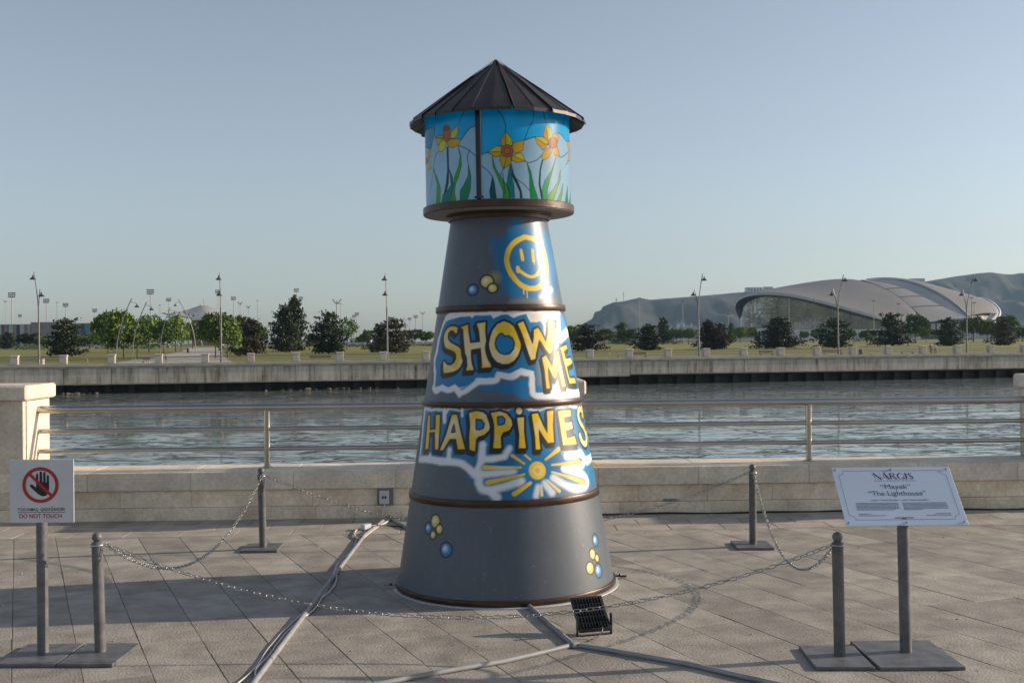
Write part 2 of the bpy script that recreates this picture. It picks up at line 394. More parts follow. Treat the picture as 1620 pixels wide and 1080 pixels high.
# lawn sheet
mb = MB(); xs = [-700, -350, -200, -120, -60, -20, 20, 60, 120, 200, 350, 700]; ys = [150, 170, 200, 240, 270, 300, 340, 370, 400, 430, 460]
fr = []
for x in xs:
    yq = QZ0 + QT * x + 2.2
    fr.append([(x, yq, LAND), (x, yq + 6, LAND)] + [(x, max(y, yq + 6 + i * 0.5), prof(y)) for i, y in enumerate(ys)])
n = len(fr[0])
mb.add([p for c in fr for p in c], [(i * n + j, (i + 1) * n + j, (i + 1) * n + j + 1, i * n + j + 1) for i in range(len(xs) - 1) for j in range(n - 1)])
tag(mb.build('lawn', M['turf'], smooth=60), 'wide mown lawn of the park across the water', None, None, 'structure')
mb = MB(); mb.add([(-4000, 459, 0.19), (4000, 459, 0.19), (4000, 4100, 0.19), (-4000, 4100, 0.19)], [(0, 1, 2, 3)])
tag(mb.build('far_ground', M['farland']), 'flat land beyond the park', None, None, 'structure')
a, b = qp(-120, 0.9), qp(160, 0.9); a2, b2 = qp(-120, 9), qp(160, 9)
tag(MB().add([(a.x, a.y, LAND + .006), (b.x, b.y, LAND + .006), (b2.x, b2.y, LAND + .006), (a2.x, a2.y, LAND + .006)], [(0, 1, 2, 3)]).build('far_promenade', M['lightpave']), 'pale promenade strip behind the far parapet', None, None, 'structure')
pth = [land_at(*p) for p in ((180, 575), (235, 566), (288, 556), (302, 550.5), (345, 550), (350, 560), (362, 570), (372, 575))]
tag(MB().add([(p.x, p.y, p.z + 0.05) for p in pth], [tuple(range(len(pth)))[::-1]]).build('park_path', M['lightpave']), 'pale paved path running into the park between lamp posts', None, None, 'structure')
# quay wall
def streak_mat(name, c1, c2, c3):
    m, t, b = nmat(name); N = t.nodes; L = t.links
    tc = N.new('ShaderNodeTexCoord')
    outs = []
    for sc, stx in ((0.9, (1.6, 1.6, 0.12)), (0.35, (1, 1, 0.7)), (5, (1.5, 1.5, 0.10))):
        mp = N.new('ShaderNodeMapping'); mp.inputs['Scale'].default_value = stx; L.new(tc.outputs['Object'], mp.inputs[0])
        oi = N.new('ShaderNodeObjectInfo'); ad = N.new('ShaderNodeVectorMath'); ad.operation = 'ADD'; sc_ = N.new('ShaderNodeVectorMath'); sc_.operation = 'SCALE'; sc_.inputs['Scale'].default_value = 1.0
        L.new(oi.outputs['Location'], sc_.inputs[0]); L.new(mp.outputs[0], ad.inputs[0]); L.new(sc_.outputs[0], ad.inputs[1])
        nz = N.new('ShaderNodeTexNoise'); nz.inputs['Scale'].default_value = sc; nz.inputs['Detail'].default_value = 6; nz.inputs['Roughness'].default_value = 0.65
        L.new(ad.outputs[0], nz.inputs['Vector']); outs.append(nz.outputs[0])
    rp = N.new('ShaderNodeValToRGB'); e = rp.color_ramp.elements
    e[0].position = 0.38; e[0].color = (*c1, 1); e[1].position = 0.58; e[1].color = (*c3, 1)
    k_ = e.new(0.48); k_.color = (*c2, 1)
    mx = N.new('ShaderNodeMix'); mx.data_type = 'FLOAT'; mx.inputs[0].default_value = 0.4
    L.new(outs[0], mx.inputs[2]); L.new(outs[2], mx.inputs[3])
    m2 = N.new('ShaderNodeMix'); m2.data_type = 'FLOAT'; m2.inputs[0].default_value = 0.35
    L.new(mx.outputs[0], m2.inputs[2]); L.new(outs[1], m2.inputs[3])
    L.new(m2.outputs[0], rp.inputs[0]); L.new(rp.outputs[0], b.inputs['Base Color']); b.inputs['Roughness'].default_value = 0.85
    return m
M['qwall'] = streak_mat('stained_concrete', (0.11, 0.093, 0.072), (0.42, 0.37, 0.30), (0.60, 0.545, 0.46))
M['qband'] = pm('grey_coping', (0.27, 0.25, 0.225), 0.8, var=0.25, scale=0.8)
M['qcope'] = pm('pale_coping', (0.50, 0.45, 0.385), 0.8, var=0.15, scale=0.6)
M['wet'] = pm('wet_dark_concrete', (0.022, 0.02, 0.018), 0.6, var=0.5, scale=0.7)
M['qpil'] = pm('pale_pillar_stone', (0.55, 0.49, 0.42), 0.75, var=0.12, scale=1.0)
quay = empty('quay_wall', (qp(0).x, qp(0).y, 0), QA, 'long stained concrete quay wall across the water', 'wall')
PITCH = 5.17; S0 = q_s(22) - 0.0
STEP = q_s(979)
i = -3; s = S0 - 3 * PITCH; panels = {}
while s < 92:
    low = -3.03 if s + PITCH / 2 < STEP else -2.82
    if low not in panels:
        panels[low] = MB().cbox(0.02, PITCH - 0.02, 0.0, 0.6, low + 0.12, COPE - 0.52, 0.02).mesh('wall_panel', [M['qwall']])
        panels[low, 'l'] = MB().box(0, PITCH, -0.12, 0.6, low, low + 0.12).mesh('ledge', [M['qband']])
    mesh_obj('wall_panel', panels[low], None, quay, (s, 0, 0)); mesh_obj('ledge', panels[low, 'l'], None, quay, (s, 0, 0))
    s += PITCH
SE = s
Ls = S0 - 3 * PITCH
MB().box(Ls, SE, -0.10, 0.6, COPE - 0.52, COPE - 0.27).build('grey_band', M['qband'], quay)
MB().box(Ls, SE, -0.03, 0.62, COPE - 0.27, COPE).build('pale_coping', M['qcope'], quay)
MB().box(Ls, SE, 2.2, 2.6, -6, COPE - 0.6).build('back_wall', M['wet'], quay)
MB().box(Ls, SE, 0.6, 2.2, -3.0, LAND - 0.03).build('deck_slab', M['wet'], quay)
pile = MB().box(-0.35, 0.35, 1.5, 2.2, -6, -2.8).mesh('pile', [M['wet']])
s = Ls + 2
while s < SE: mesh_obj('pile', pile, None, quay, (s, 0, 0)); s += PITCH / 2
pilm = [MB().cbox(-0.40, 0.40, -0.05, 0.70, 0, 0.86, 0.03).mesh('shaft', [M['qpil']]), MB().cbox(-0.46, 0.46, -0.11, 0.76, 0.86, 1.04, 0.04).mesh('cap', [M['qpil']])]
rl = MB().tube([(0.4, 0.3, 0.64), (PITCH - 0.4, 0.3, 0.64)], 0.04, 6).mesh('rail', [M['steel']])
rl2 = MB().tube([(0.4, 0.3, 0), (PITCH - 0.4, 0.3, 0)], 0.028, 6).mesh('rail', [M['steel']])
rpst = MB().tube([(PITCH / 2, 0.3, 0), (PITCH / 2, 0.3, 0.62)], 0.03, 6).mesh('rail_post', [M['steel']])
s = S0 - PITCH
while s < q_s(1650):
    p = qp(s)
    e = empty('quay_pillar', (p.x, p.y, COPE), QA, 'small pale stone pillar on the far quay wall', 'pillar', 'pillars along the far quay')
    for m_, nm in zip(pilm, ('shaft', 'cap')): mesh_obj(nm, m_, None, e)
    e = empty('quay_railing', (p.x, p.y, COPE), QA, 'thin metal railing between two small pillars of the far quay', 'railing', 'railings along the far quay')
    mesh_obj('rail', rl, None, e); mesh_obj('rail', rl2, None, e, (0, 0, 0.42)); mesh_obj('rail', rl2, None, e, (0, 0, 0.22)); mesh_obj('rail_post', rpst, None, e)
    s += PITCH
# rubble at the foot of the quay
M['rock'] = pm('shore_rock', (0.12, 0.09, 0.065), 0.85, var=0.6, scale=1.2, objvar=0.35)
def rock_mesh(sd):
    bm = bmesh.new(); bmesh.ops.create_icosphere(bm, subdivisions=2, radius=0.5); r_ = random.Random(sd)
    ax = [Vector((r_.uniform(-1, 1), r_.uniform(-1, 1), r_.uniform(-1, 1))).normalized() for _ in range(9)]
    for v in bm.verts:
        d = v.co.normalized(); f = min([1.0] + [r_.uniform(.62, .66) / max(d.dot(a), 0.05) for a in ax]); v.co = d * 0.5 * min(1.0, f)
    me = bpy.data.meshes.new('rock'); bm.to_mesh(me); bm.free(); me.materials.append(M['rock']); return me
rocks = [rock_mesh(i) for i in range(5)]
rk = [(99, 617, 10), (108, 618, 8), (121, 617, 9), (131, 619, 7), (142, 619, 6), (152, 620, 8), (420, 614, 5), (446, 613, 7), (459, 612, 10), (474, 614, 6), (486, 612, 11), (498, 616, 7), (520, 612, 10), (530, 610, 9), (541, 610, 11), (549, 613, 8), (569, 612, 9), (583, 612, 10), (595, 613, 8), (610, 612, 5), (628, 612, 6), (115, 622, 7), (535, 616, 8), (513, 616, 7)]
for i, (px_, py_, w) in enumerate(rk):
    s_ = q_s(px_); p = qp(s_, random.uniform(-0.6, 0.5)); sz = w / F * p.y
    o = mesh_obj('shore_rock', rocks[i % 5], None, None, (p.x, p.y, WATER_Z + sz * 0.12)); o.scale = (sz * random.uniform(1.1, 1.7), sz, sz * random.uniform(.4, .7)); o.rotation_euler = (0, 0, random.uniform(0, 6))
    tag(o, 'brown boulder at the waterline under the far quay wall', 'rock', 'boulders under the far quay')
# ================================================================ HILL, HAZE
def hnoise(x, y, o=5):
    from mathutils import noise
    return noise.fractal(Vector((x, y, 0)), 0.9, 2.1, o)
HP = [(690, 541), (800, 537), (850, 531), (890, 522), (920, 513), (938, 503), (940.5, 493), (951, 490), (954, 484), (970, 477.5), (985, 476), (1007, 471), (1017, 471), (1028, 473.7), (1050, 471.7), (1090, 468.7), (1160, 462.5), (1218, 458), (1290, 452), (1380, 447), (1440, 446), (1465, 444), (1512, 436), (1545, 431.5), (1565, 429.5), (1587, 432.5), (1600, 433), (1613, 431), (1660, 430), (1760, 436), (1900, 445), (2100, 470), (2300, 520), (2400, 540)]
HY = 3000.0
hx = [at(a, b, HY).x for a, b in HP]; hz = [max(at(a, b, HY).z, 0) for a, b in HP]
mb = MB(); NX, NY = 420, 46; vs = []
X0, X1 = hx[0], hx[-1]
for j in range(NY):
    t = j / (NY - 1); Y = 2350 + t * 1500
    for i in range(NX):
        x = X0 + (X1 - X0) * i / (NX - 1); h = float(np.interp(x * HY / max(Y, HY) if Y > HY else x, hx, hz))
        if Y <= HY:
            u = (Y - 2350) / (HY - 2350)
            f = (0.42 * u ** 1.2 + 0.58 * min(1, max(0, (u - 0.45) / 0.53)) ** 1.25) if u < 1 else 1.0
            f = min(1, f)
        else: f = 1 - 0.25 * (Y - HY) / 850
        nzv = hnoise(x * 0.006, Y * 0.006) * 30 + hnoise(x * 0.022, Y * 0.022, 3) * 10
        w_ = min(1, h / 60) * (1.0 if Y < HY - 20 else 0.15)
        vs.append((x, Y, max(0.0, h * f + nzv * w_ * min(1, (1 - f) * 3 + 0.12)) - (3 if j in (0, NY - 1) else 0)))
mb.add(vs, [(j * NX + i, j * NX + i + 1, (j + 1) * NX + i + 1, (j + 1) * NX + i) for j in range(NY - 1) for i in range(NX - 1)])
M['hill'] = pm('scrub_hillside', (0.032, 0.034, 0.030), 0.95, var=0.4, scale=0.012, col2=(0.018, 0.021, 0.020), detail=8)
tag(mb.build('hill', M['hill'], smooth=180), 'long flat topped hill fading blue in the haze', None, None, 'structure')
def haze_box(d=0.72e-4):
    m = bpy.data.materials.new('haze'); m.use_nodes = True; t = m.node_tree; t.nodes.clear()
    v = t.nodes.new('ShaderNodeVolumePrincipled'); v.inputs['Color'].default_value = (0.48, 0.74, 1.0, 1); v.inputs['Density'].default_value = d; v.inputs['Anisotropy'].default_value = 0.25
    o = t.nodes.new('ShaderNodeOutputMaterial'); t.links.new(v.outputs[0], o.inputs['Volume'])
    tag(MB().box(-4400, 4400, -80, 4400, -7.0, 235).build('haze', m), 'thin blue haze in the air over the bay', None, None, 'stuff')
haze_box()
# ================================================================ LIGHTHOUSE
LC = Vector((-0.055, 7.73, 0)); TILT = -0.011
LH = empty('lighthouse', LC, 0, 'grey model lighthouse with graffiti lettering and a stained glass style lantern', 'lighthouse')
LH.rotation_euler = (0, TILT, 0)
LMI = (Matrix.Translation(LC) @ Matrix.Rotation(TILT, 4, 'Y')).inverted()
R0, KS = 0.737, -0.1665
def cone_r(z): return R0 + KS * z
DR = 0.490
def px_uv(x, y, drum=False, rref=1.0):
    """sight line through a photo pixel -> (arc length at rref, height) on the tower skin"""
    o = LMI @ Vector((0, 0, CH)); d = (LMI.to_3x3() @ Vector(ray(x, y)))
    k, r0 = (0.0, DR) if drum else (KS, R0)
    rr = r0 + k * o.z
    A = d.x**2 + d.y**2 - (k * d.z)**2; B = 2 * (o.x * d.x + o.y * d.y - rr * k * d.z); C = o.x**2 + o.y**2 - rr * rr
    D = B * B - 4 * A * C
    t = (-B - math.sqrt(max(D, 0))) / (2 * A)
    p = o + d * t
    return np.array([math.atan2(p.x, -p.y) * rref, p.z])
def sd_poly(P, poly):
    poly = np.asarray(poly); d = np.full(len(P), 1e9); ins = np.zeros(len(P), bool); n = len(poly)
    for i in range(n):
        a, b = poly[i], poly[(i + 1) % n]; e = b - a; w = P - a
        t = np.clip((w @ e) / max(e @ e, 1e-12), 0, 1); q = w - t[:, None] * e
        d = np.minimum(d, (q * q).sum(1))
        c = (a[1] <= P[:, 1]) != (b[1] <= P[:, 1])
        if abs(e[1]) > 1e-12: ins ^= c & (P[:, 0] < a[0] + (P[:, 1] - a[1]) * e[0] / e[1])
    d = np.sqrt(d); return np.where(ins, -d, d)
def sd_line(P, pts, hw):
    pts = np.asarray(pts); d = np.full(len(P), 1e9); n = len(pts); hw = np.broadcast_to(np.asarray(hw, float), (n,))
    for i in range(n - 1):
        a, b = pts[i], pts[i + 1]; e = b - a; w = P - a
        t = np.clip((w @ e) / max(e @ e, 1e-12), 0, 1); q = w - t[:, None] * e
        d = np.minimum(d, np.sqrt((q * q).sum(1)) - (hw[i] + (hw[i + 1] - hw[i]) * t))
    return d
def vnoise(P, sc, seed=0):
    r = np.random.default_rng(seed).random((64, 64)); q = P * sc; i = np.floor(q).astype(int); f = q - i; f = f * f * (3 - 2 * f)
    g = lambda a, b: r[(i[:, 0] + a) % 64, (i[:, 1] + b) % 64]
    return (g(0,0) * (1 - f[:,0]) + g(1,0) * f[:,0]) * (1 - f[:,1]) + (g(0,1) * (1 - f[:,0]) + g(1,1) * f[:,0]) * f[:,1]
class Canvas:
    def __init__(s, P, base, drum=False, rref=1.0):
        s.P = P; s.C = np.tile(np.array(base, float), (len(P), 1)); s.drum = drum; s.rref = rref
        n = vnoise(P, 14, 3) * .5 + vnoise(P, 45, 4) * .3 + vnoise(P, 4, 5) * .5
        s.C *= (0.90 + 0.15 * n)[:, None]
        if not drum:
            sc = vnoise(P * np.array([1.0, 0.06]), 60, 41); s.C *= (1 + 0.10 * np.clip(sc - .72, 0, 1) / .28)[:, None]
            sp = np.clip(vnoise(P, 120, 42) * vnoise(P, 33, 43) - .62, 0, 1) / .38; s.C += (sp * 0.10)[:, None]
    def crop(s, ox, oy, sc): s.o = (ox, oy, sc); return s
    def uv(s, pts): return np.array([px_uv(s.o[0] + x / s.o[2], s.o[1] + y / s.o[2], s.drum, s.rref) for x, y in pts])
    def sel(s, uv, m): lo, hi = uv.min(0) - m, uv.max(0) + m; return np.where((s.P > lo).all(1) & (s.P < hi).all(1))[0]
    def put(s, idx, a, col):
        col = np.asarray(col, float); a = a[:, None]; s.C[idx] = s.C[idx] * (1 - a) + (col if col.ndim == 1 else col) * a
    def poly(s, pts, col, soft=0.003, grow=0.0, alpha=1.0, shift=(0, 0), uv=None, rough=0.0):
        uv = s.uv(pts) if uv is None else uv
        uv = uv + np.array(shift); idx = s.sel(uv, grow + soft + 0.01 + rough)
        if len(idx) == 0: return
        d = sd_poly(s.P[idx], uv) - grow
        if rough: d = d + (vnoise(s.P[idx], 30, 9) - .5) * rough
        s.put(idx, np.clip(0.5 - d / (2 * soft), 0, 1) * alpha, col(s.P[idx], d) if callable(col) else col)
    def line(s, pts, hw, col, soft=0.003, alpha=1.0, uv=None, rough=0.0):
        uv = s.uv(pts) if uv is None else uv
        if len(uv) > 4 and np.ndim(hw) == 0:
            for _ in range(2):
                q = np.concatenate([uv[:-1] * .75 + uv[1:] * .25, uv[:-1] * .25 + uv[1:] * .75], 1).reshape(-1, 2); uv = np.concatenate([uv[:1], q, uv[-1:]])
        idx = s.sel(uv, np.max(hw) + soft + 0.01 + rough)
        if len(idx) == 0: return
        d = sd_line(s.P[idx], uv, hw)
        if rough: d = d + (vnoise(s.P[idx], 30, 9) - .5) * rough
        s.put(idx, np.clip(0.5 - d / (2 * soft), 0, 1) * alpha, col(s.P[idx], d) if callable(col) else col)
YEL, CRM = np.array([0.74, 0.49, 0.020]), np.array([0.74, 0.63, 0.38])
def letter_fill(P, d):
    n = vnoise(P, 9, 21) * 0.65 + vnoise(P, 22, 22) * 0.35
    a = np.clip((n - 0.45) * 4, 0, 1)[:, None] * 0.85
    return YEL * (1 - a) + CRM * a
BLU = np.array([0.002, 0.150, 0.345]); WHT = np.array([0.70, 0.72, 0.74]); BLK = np.array([0.010, 0.010, 0.011])
def blue_fill(P, d):
    n = vnoise(P, 7, 31); return BLU * (0.8 + 0.5 * n)[:, None]
GREY = (0.080, 0.098, 0.122)
def skin(name, z0, z1, step, th_lim, paint, drum=False, th0=None, th1=None, mat=None, parent=LH):
    """dense lathe patch; colours are painted per vertex in unrolled (arc, height) space"""
    rref = DR if drum else cone_r((z0 + z1) / 2)
    if th0 is None:
        a = np.arange(-th_lim, th_lim, step / rref); b = np.linspace(th_lim, 2 * math.pi - th_lim, 40)
        th = np.concatenate([a, b[:-1]]); closed = True
    else: th = np.linspace(th0, th1, max(2, int((th1 - th0) * rref / step))); closed = False
    zs = np.linspace(z0, z1, max(2, int((z1 - z0) / step)))
    T, Z = np.meshgrid(th, zs); rr = np.full_like(Z, DR) if drum else R0 + KS * Z
    V = np.stack([rr * np.sin(T), -rr * np.cos(T), Z], -1).reshape(-1, 3)
    nt_, nz_ = len(th), len(zs)
    j = np.arange(nt_ if closed else nt_ - 1); j2 = (j + 1) % nt_; i = np.arange(nz_ - 1)[:, None] * nt_
    Fc = np.stack([i + j, i + j2, i + nt_ + j2, i + nt_ + j], -1).reshape(-1, 4)
    me = bpy.data.meshes.new(name); me.vertices.add(len(V)); me.vertices.foreach_set('co', V.ravel())
    me.loops.add(Fc.size); me.loops.foreach_set('vertex_index', Fc.ravel().astype(np.int32))
    me.polygons.add(len(Fc)); me.polygons.foreach_set('loop_start', np.arange(0, Fc.size, 4, dtype=np.int32))
    me.polygons.foreach_set('use_smooth', np.ones(len(Fc), bool)); me.update(); me.validate()
    Tw = (T + math.pi) % (2 * math.pi) - math.pi
    if drum: Tw = np.where(Tw > R(88), Tw - math.pi, np.where(Tw < R(-92), Tw + math.pi, Tw))
    cv = Canvas(np.stack([(Tw * rref).ravel(), Z.ravel()], -1), GREY if not drum else (0.42, 0.66, 0.86), drum, rref)
    paint(cv)
    at_ = me.color_attributes.new('paint', 'FLOAT_COLOR', 'POINT')
    at_.data.foreach_set('color', np.concatenate([cv.C, np.ones((len(cv.C), 1))], 1).astype(np.float32).ravel())
    me.materials.append(mat or M['cone'])
    return mesh_obj(name, me, None, parent)
def bubble(cv, x, y, rx, ry, kind):
    c = cv.uv([(x, y)])[0]; r = ry / cv.o[2] / F * 7.1
    t = np.linspace(0, 2 * math.pi, 20, endpoint=False); ring = c + np.stack([np.cos(t), np.sin(t)], -1) * r
    cv.poly(None, BLK, 0.003, 0.0095, uv=ring)
    base = np.array([0.02, 0.17, 0.40]) if kind == 'b' else np.array([0.62, 0.47, 0.09])
    hi = np.array([0.45, 0.62, 0.78]) if kind == 'b' else np.array([0.74, 0.68, 0.50])
    def fill(P, d):
        a = np.clip(1.0 - np.linalg.norm(P - (c + np.array([-0.15, 0.12]) * r), axis=1) / (0.75 * r), 0, 1)[:, None]
        return base * (1 - a) + hi * a
    cv.poly(None, fill, 0.0025, -0.001, uv=ring)
    cv.line(None, r * 0.09, WHT, 0.002, 0.8, uv=c + np.array([(-.45, -.1), (-.35, .3), (-.1, .48)]) * r)
def letter(cv, pts, holes=(), drop=(-0.013, -0.020), ow=0.0135):
    cv.poly(pts, BLK, 0.0025, ow, shift=drop); cv.poly(pts, BLK, 0.0025, ow)
    cv.poly(pts, letter_fill, 0.002, -0.0025)
    for h in holes:
        cv.poly(h, BLK, 0.002, 0.0055); cv.poly(h, blue_fill, 0.002, -0.004)
# ---- section 1 (bottom)
def paint1(cv):
    cv.crop(600, 620, 3.0)
    for a in ((266, 612, 22, 29, 'y'), (233, 645, 17, 25, 'b'), (285, 650, 15, 20, 'y'), (255, 677, 13, 17, 'y'), (317, 747, 25, 32, 'b'),
              (1026, 703, 13, 28, 'b'), (1013, 768, 11, 24, 'y'), (1034, 787, 9, 17, 'y'), (1001, 834, 13, 27, 'y'), (1041, 846, 15, 32, 'b')): bubble(cv, *a)
skin('tower_section', 0.035, 0.61, 0.0052, R(100), paint1)
# ---- section 2 (HAPPINESS)
HAPPY = [([(148,118),(163,112),(163,240),(210,235),(213,112),(250,110),(245,250),(235,408),(205,412),(205,262),(160,262),(150,405),(122,408),(135,250)], ()),
 ([(350,110),(395,108),(420,230),(445,330),(465,408),(400,410),(385,320),(335,320),(275,418),(245,415),(300,280),(330,180)], ([(368,195),(378,258),(346,262)],)),
 ([(495,95),(560,78),(620,90),(665,130),(685,190),(670,245),(630,285),(580,300),(560,320),(550,428),(500,410),(497,300),(505,200)], ([(557,152),(600,155),(628,190),(618,225),(585,238),(557,235)],)),
 ([(680,95),(760,80),(820,100),(860,150),(870,200),(845,245),(790,265),(770,300),(775,400),(700,400),(710,300),(710,200),(700,150)], ([(742,132),(780,125),(803,150),(798,185),(770,198),(744,195)],)),
 ([(905,135),(970,130),(968,250),(985,400),(920,400),(925,280)], ()),
 ([(1030,105),(1085,95),(1130,200),(1165,265),(1165,170),(1160,80),(1220,72),(1215,200),(1225,350),(1170,355),(1125,290),(1095,240),(1100,330),(1110,410),(1065,412),(1060,300),(1045,200)], ()),
 ([(1255,80),(1365,68),(1370,125),(1310,135),(1315,180),(1375,170),(1385,230),(1325,250),(1335,310),(1400,290),(1420,365),(1300,375),(1280,250),(1265,150)], ())]
def paint2(cv):
    cv.crop(650, 635, 5.4); k = 0.00072
    cv.poly([(115,40),(1480,25),(1560,330),(1570,470),(1480,500),(1300,480),(600,480),(80,500),(95,250)], WHT * 0.97, 0.006, 0.0, rough=0.02)
    cv.poly([(85,475),(100,300),(125,75),(270,78),(290,130),(330,75),(430,80),(470,65),(640,62),(830,78),(900,52),(960,48),(1010,85),(1100,78),(1140,66),(1240,62),(1370,58),(1400,64),(1450,48),(1500,150),(1530,380),(1540,450),(1480,470),(1300,460),(1200,470),(1100,480),(850,470),(800,480),(640,500),(600,540),(560,540),(470,500),(420,510),(330,490),(160,470)], blue_fill, 0.005, rough=0.012)
    cv.poly([(560,530),(850,440),(1000,420),(1300,400),(1500,500),(1570,600),(1575,690),(1480,750),(1300,770),(1250,815),(900,835),(740,820),(620,770),(560,700),(480,650),(540,600)], blue_fill, 0.022, 0.004, rough=0.03)
    W = lambda pts, hw, al=1.0, sf=0.009: cv.line(pts, hw * 1.55 * k, WHT, sf, al, rough=0.005)
    W([(75,492),(160,490),(240,510),(320,512),(430,522),(480,560),(545,620),(582,560),(602,500),(615,370)], 20)
    W([(160,490),(165,455)], 10); W([(320,510),(330,415)], 16); W([(285,75),(288,170)], 14, 1, .005); W([(438,60),(438,120)], 8, 1, .004)
    W([(620,492),(700,490),(800,468),(842,400)], 18)
    W([(560,618),(700,612),(870,592)], 22, .95, .012); W([(545,620),(585,650),(578,710),(625,762),(760,738),(940,680)], 22, .95, .012); W([(690,770),(730,815)], 24, .95, .012)
    W([(1330,470),(1400,465),(1455,440),(1480,500),(1470,545),(1400,565),(1310,572)], 20, 1, .01); W([(1310,575),(1400,600),(1490,630),(1515,690),(1470,738),(1380,742),(1300,705),(1220,650)], 22, 1, .011)
    W([(1150,700),(1205,775)], 22, .9, .012); W([(1090,730),(1072,805)], 16, .9, .01); W([(1455,440),(1500,512),(1540,465)], 22, .95, .01)
    W([(72,500),(100,250),(122,45)], 9, 1, .004); W([(1310,430),(1440,420)], 14, .5, .02)
    for a, b, w0, w1 in (((940,562),(625,562),8,19), ((970,620),(655,690),8,21), ((1020,695),(885,788),14,22), ((1115,715),(1120,798),8,12), ((1165,670),(1268,762),8,17), ((1205,600),(1475,688),8,21), ((1205,540),(1440,512),8,20), ((1150,495),(1262,405),8,22), ((1022,495),(978,458),8,10), ((970,530),(865,460),8,14)):
        cv.line([a, b], (w0 * k * 1.5, w1 * k * 1.5), BLU * .8, 0.008, .6); cv.line([a, b], (w0 * k, w1 * k), letter_fill, 0.003)
    c = cv.uv([(1082, 588)])[0]; t = np.linspace(0, 2 * math.pi, 24, endpoint=False); ci = np.stack([np.cos(t), np.sin(t)], -1)
    cv.poly(None, YEL * 1.05, 0.003, uv=c + ci * 0.056); cv.poly(None, CRM, 0.008, uv=c + ci * 0.032, alpha=.75); cv.poly(None, YEL * .9, 0.006, uv=c + ci * 0.016)
    for pts, holes in HAPPY: letter(cv, pts, holes)
    c = cv.uv([(925, 80)])[0]
    cv.poly(None, BLK, 0.0025, uv=c + ci * 0.033); cv.poly(None, letter_fill, 0.002, uv=c + ci * 0.022)
    sp = [(1466,120),(1458,70),(1440,58),(1428,90),(1432,140),(1452,190),(1480,230),(1498,290),(1502,345),(1488,368),(1462,340),(1446,290)]
    u = cv.uv(sp)
    for du in (0.0, 0.19):
        v = u + np.array([du, 0.0])
        cv.line(None, 0.029, BLK, 0.0025, uv=v + np.array([-.008, -.010])); cv.line(None, 0.028, BLK, 0.0025, uv=v); cv.line(None, 0.019, letter_fill, 0.002, uv=v)
skin('tower_section', 0.645, 1.226, 0.0042, R(112), paint2)
# ---- section 3 (SHOW ME)
SHOW = [([(350,215),(320,195),(280,190),(240,207),(213,245),(200,290),(198,340),(207,385),(228,412),(265,428),(300,443),(318,468),(321,510),(303,548),(268,575),(235,572),(205,535),(193,545),(192,640),(205,658),(250,652),(300,640),(340,620),(370,585),(388,535),(390,475),(375,430),(350,397),(310,375),(265,350),(243,320),(240,285),(248,255),(270,235),(298,240),(318,268),(348,238)], ()),
 ([(362,202),(440,172),(445,250),(462,355),(556,345),(545,240),(520,163),(615,150),(610,240),(620,340),(640,450),(655,540),(672,598),(565,606),(575,580),(570,500),(562,410),(470,425),(470,500),(478,560),(500,626),(415,632),(430,580),(425,500),(408,460),(400,380),(392,290),(390,225)], ()),
 ([(790,140),(850,160),(905,205),(945,265),(965,340),(960,410),(935,480),(895,535),(840,565),(780,568),(720,545),(675,490),(650,420),(643,370),(655,300),(680,230),(725,170)], ([(770,262),(805,292),(840,287),(878,312),(895,360),(885,415),(848,460),(800,470),(752,452),(718,410),(708,360),(718,312),(742,277)],)),
 ([(925,165),(985,140),(1010,200),(1045,290),(1075,365),(1085,300),(1085,225),(1130,205),(1165,260),(1205,345),(1225,260),(1230,160),(1225,140),(1300,148),(1290,240),(1280,350),(1265,440),(1245,470),(1200,420),(1160,350),(1140,330),(1125,400),(1110,470),(1105,515),(1060,530),(1040,480),(1010,390),(985,310),(955,230)], ()),
 ([(1345,402),(1408,370),(1420,415),(1385,440),(1402,510),(1450,500),(1468,555),(1415,592),(1425,650),(1440,700),(1490,700),(1505,755),(1440,760),(1420,690),(1390,570),(1365,470)], ()),
 ([(1165,500),(1207,475),(1245,545),(1268,585),(1283,520),(1293,445),(1332,438),(1350,540),(1380,680),(1405,785),(1370,793),(1350,710),(1325,610),(1315,670),(1300,712),(1275,690),(1245,630),(1228,600),(1235,700),(1250,805),(1210,812),(1200,720),(1190,620)], ())]
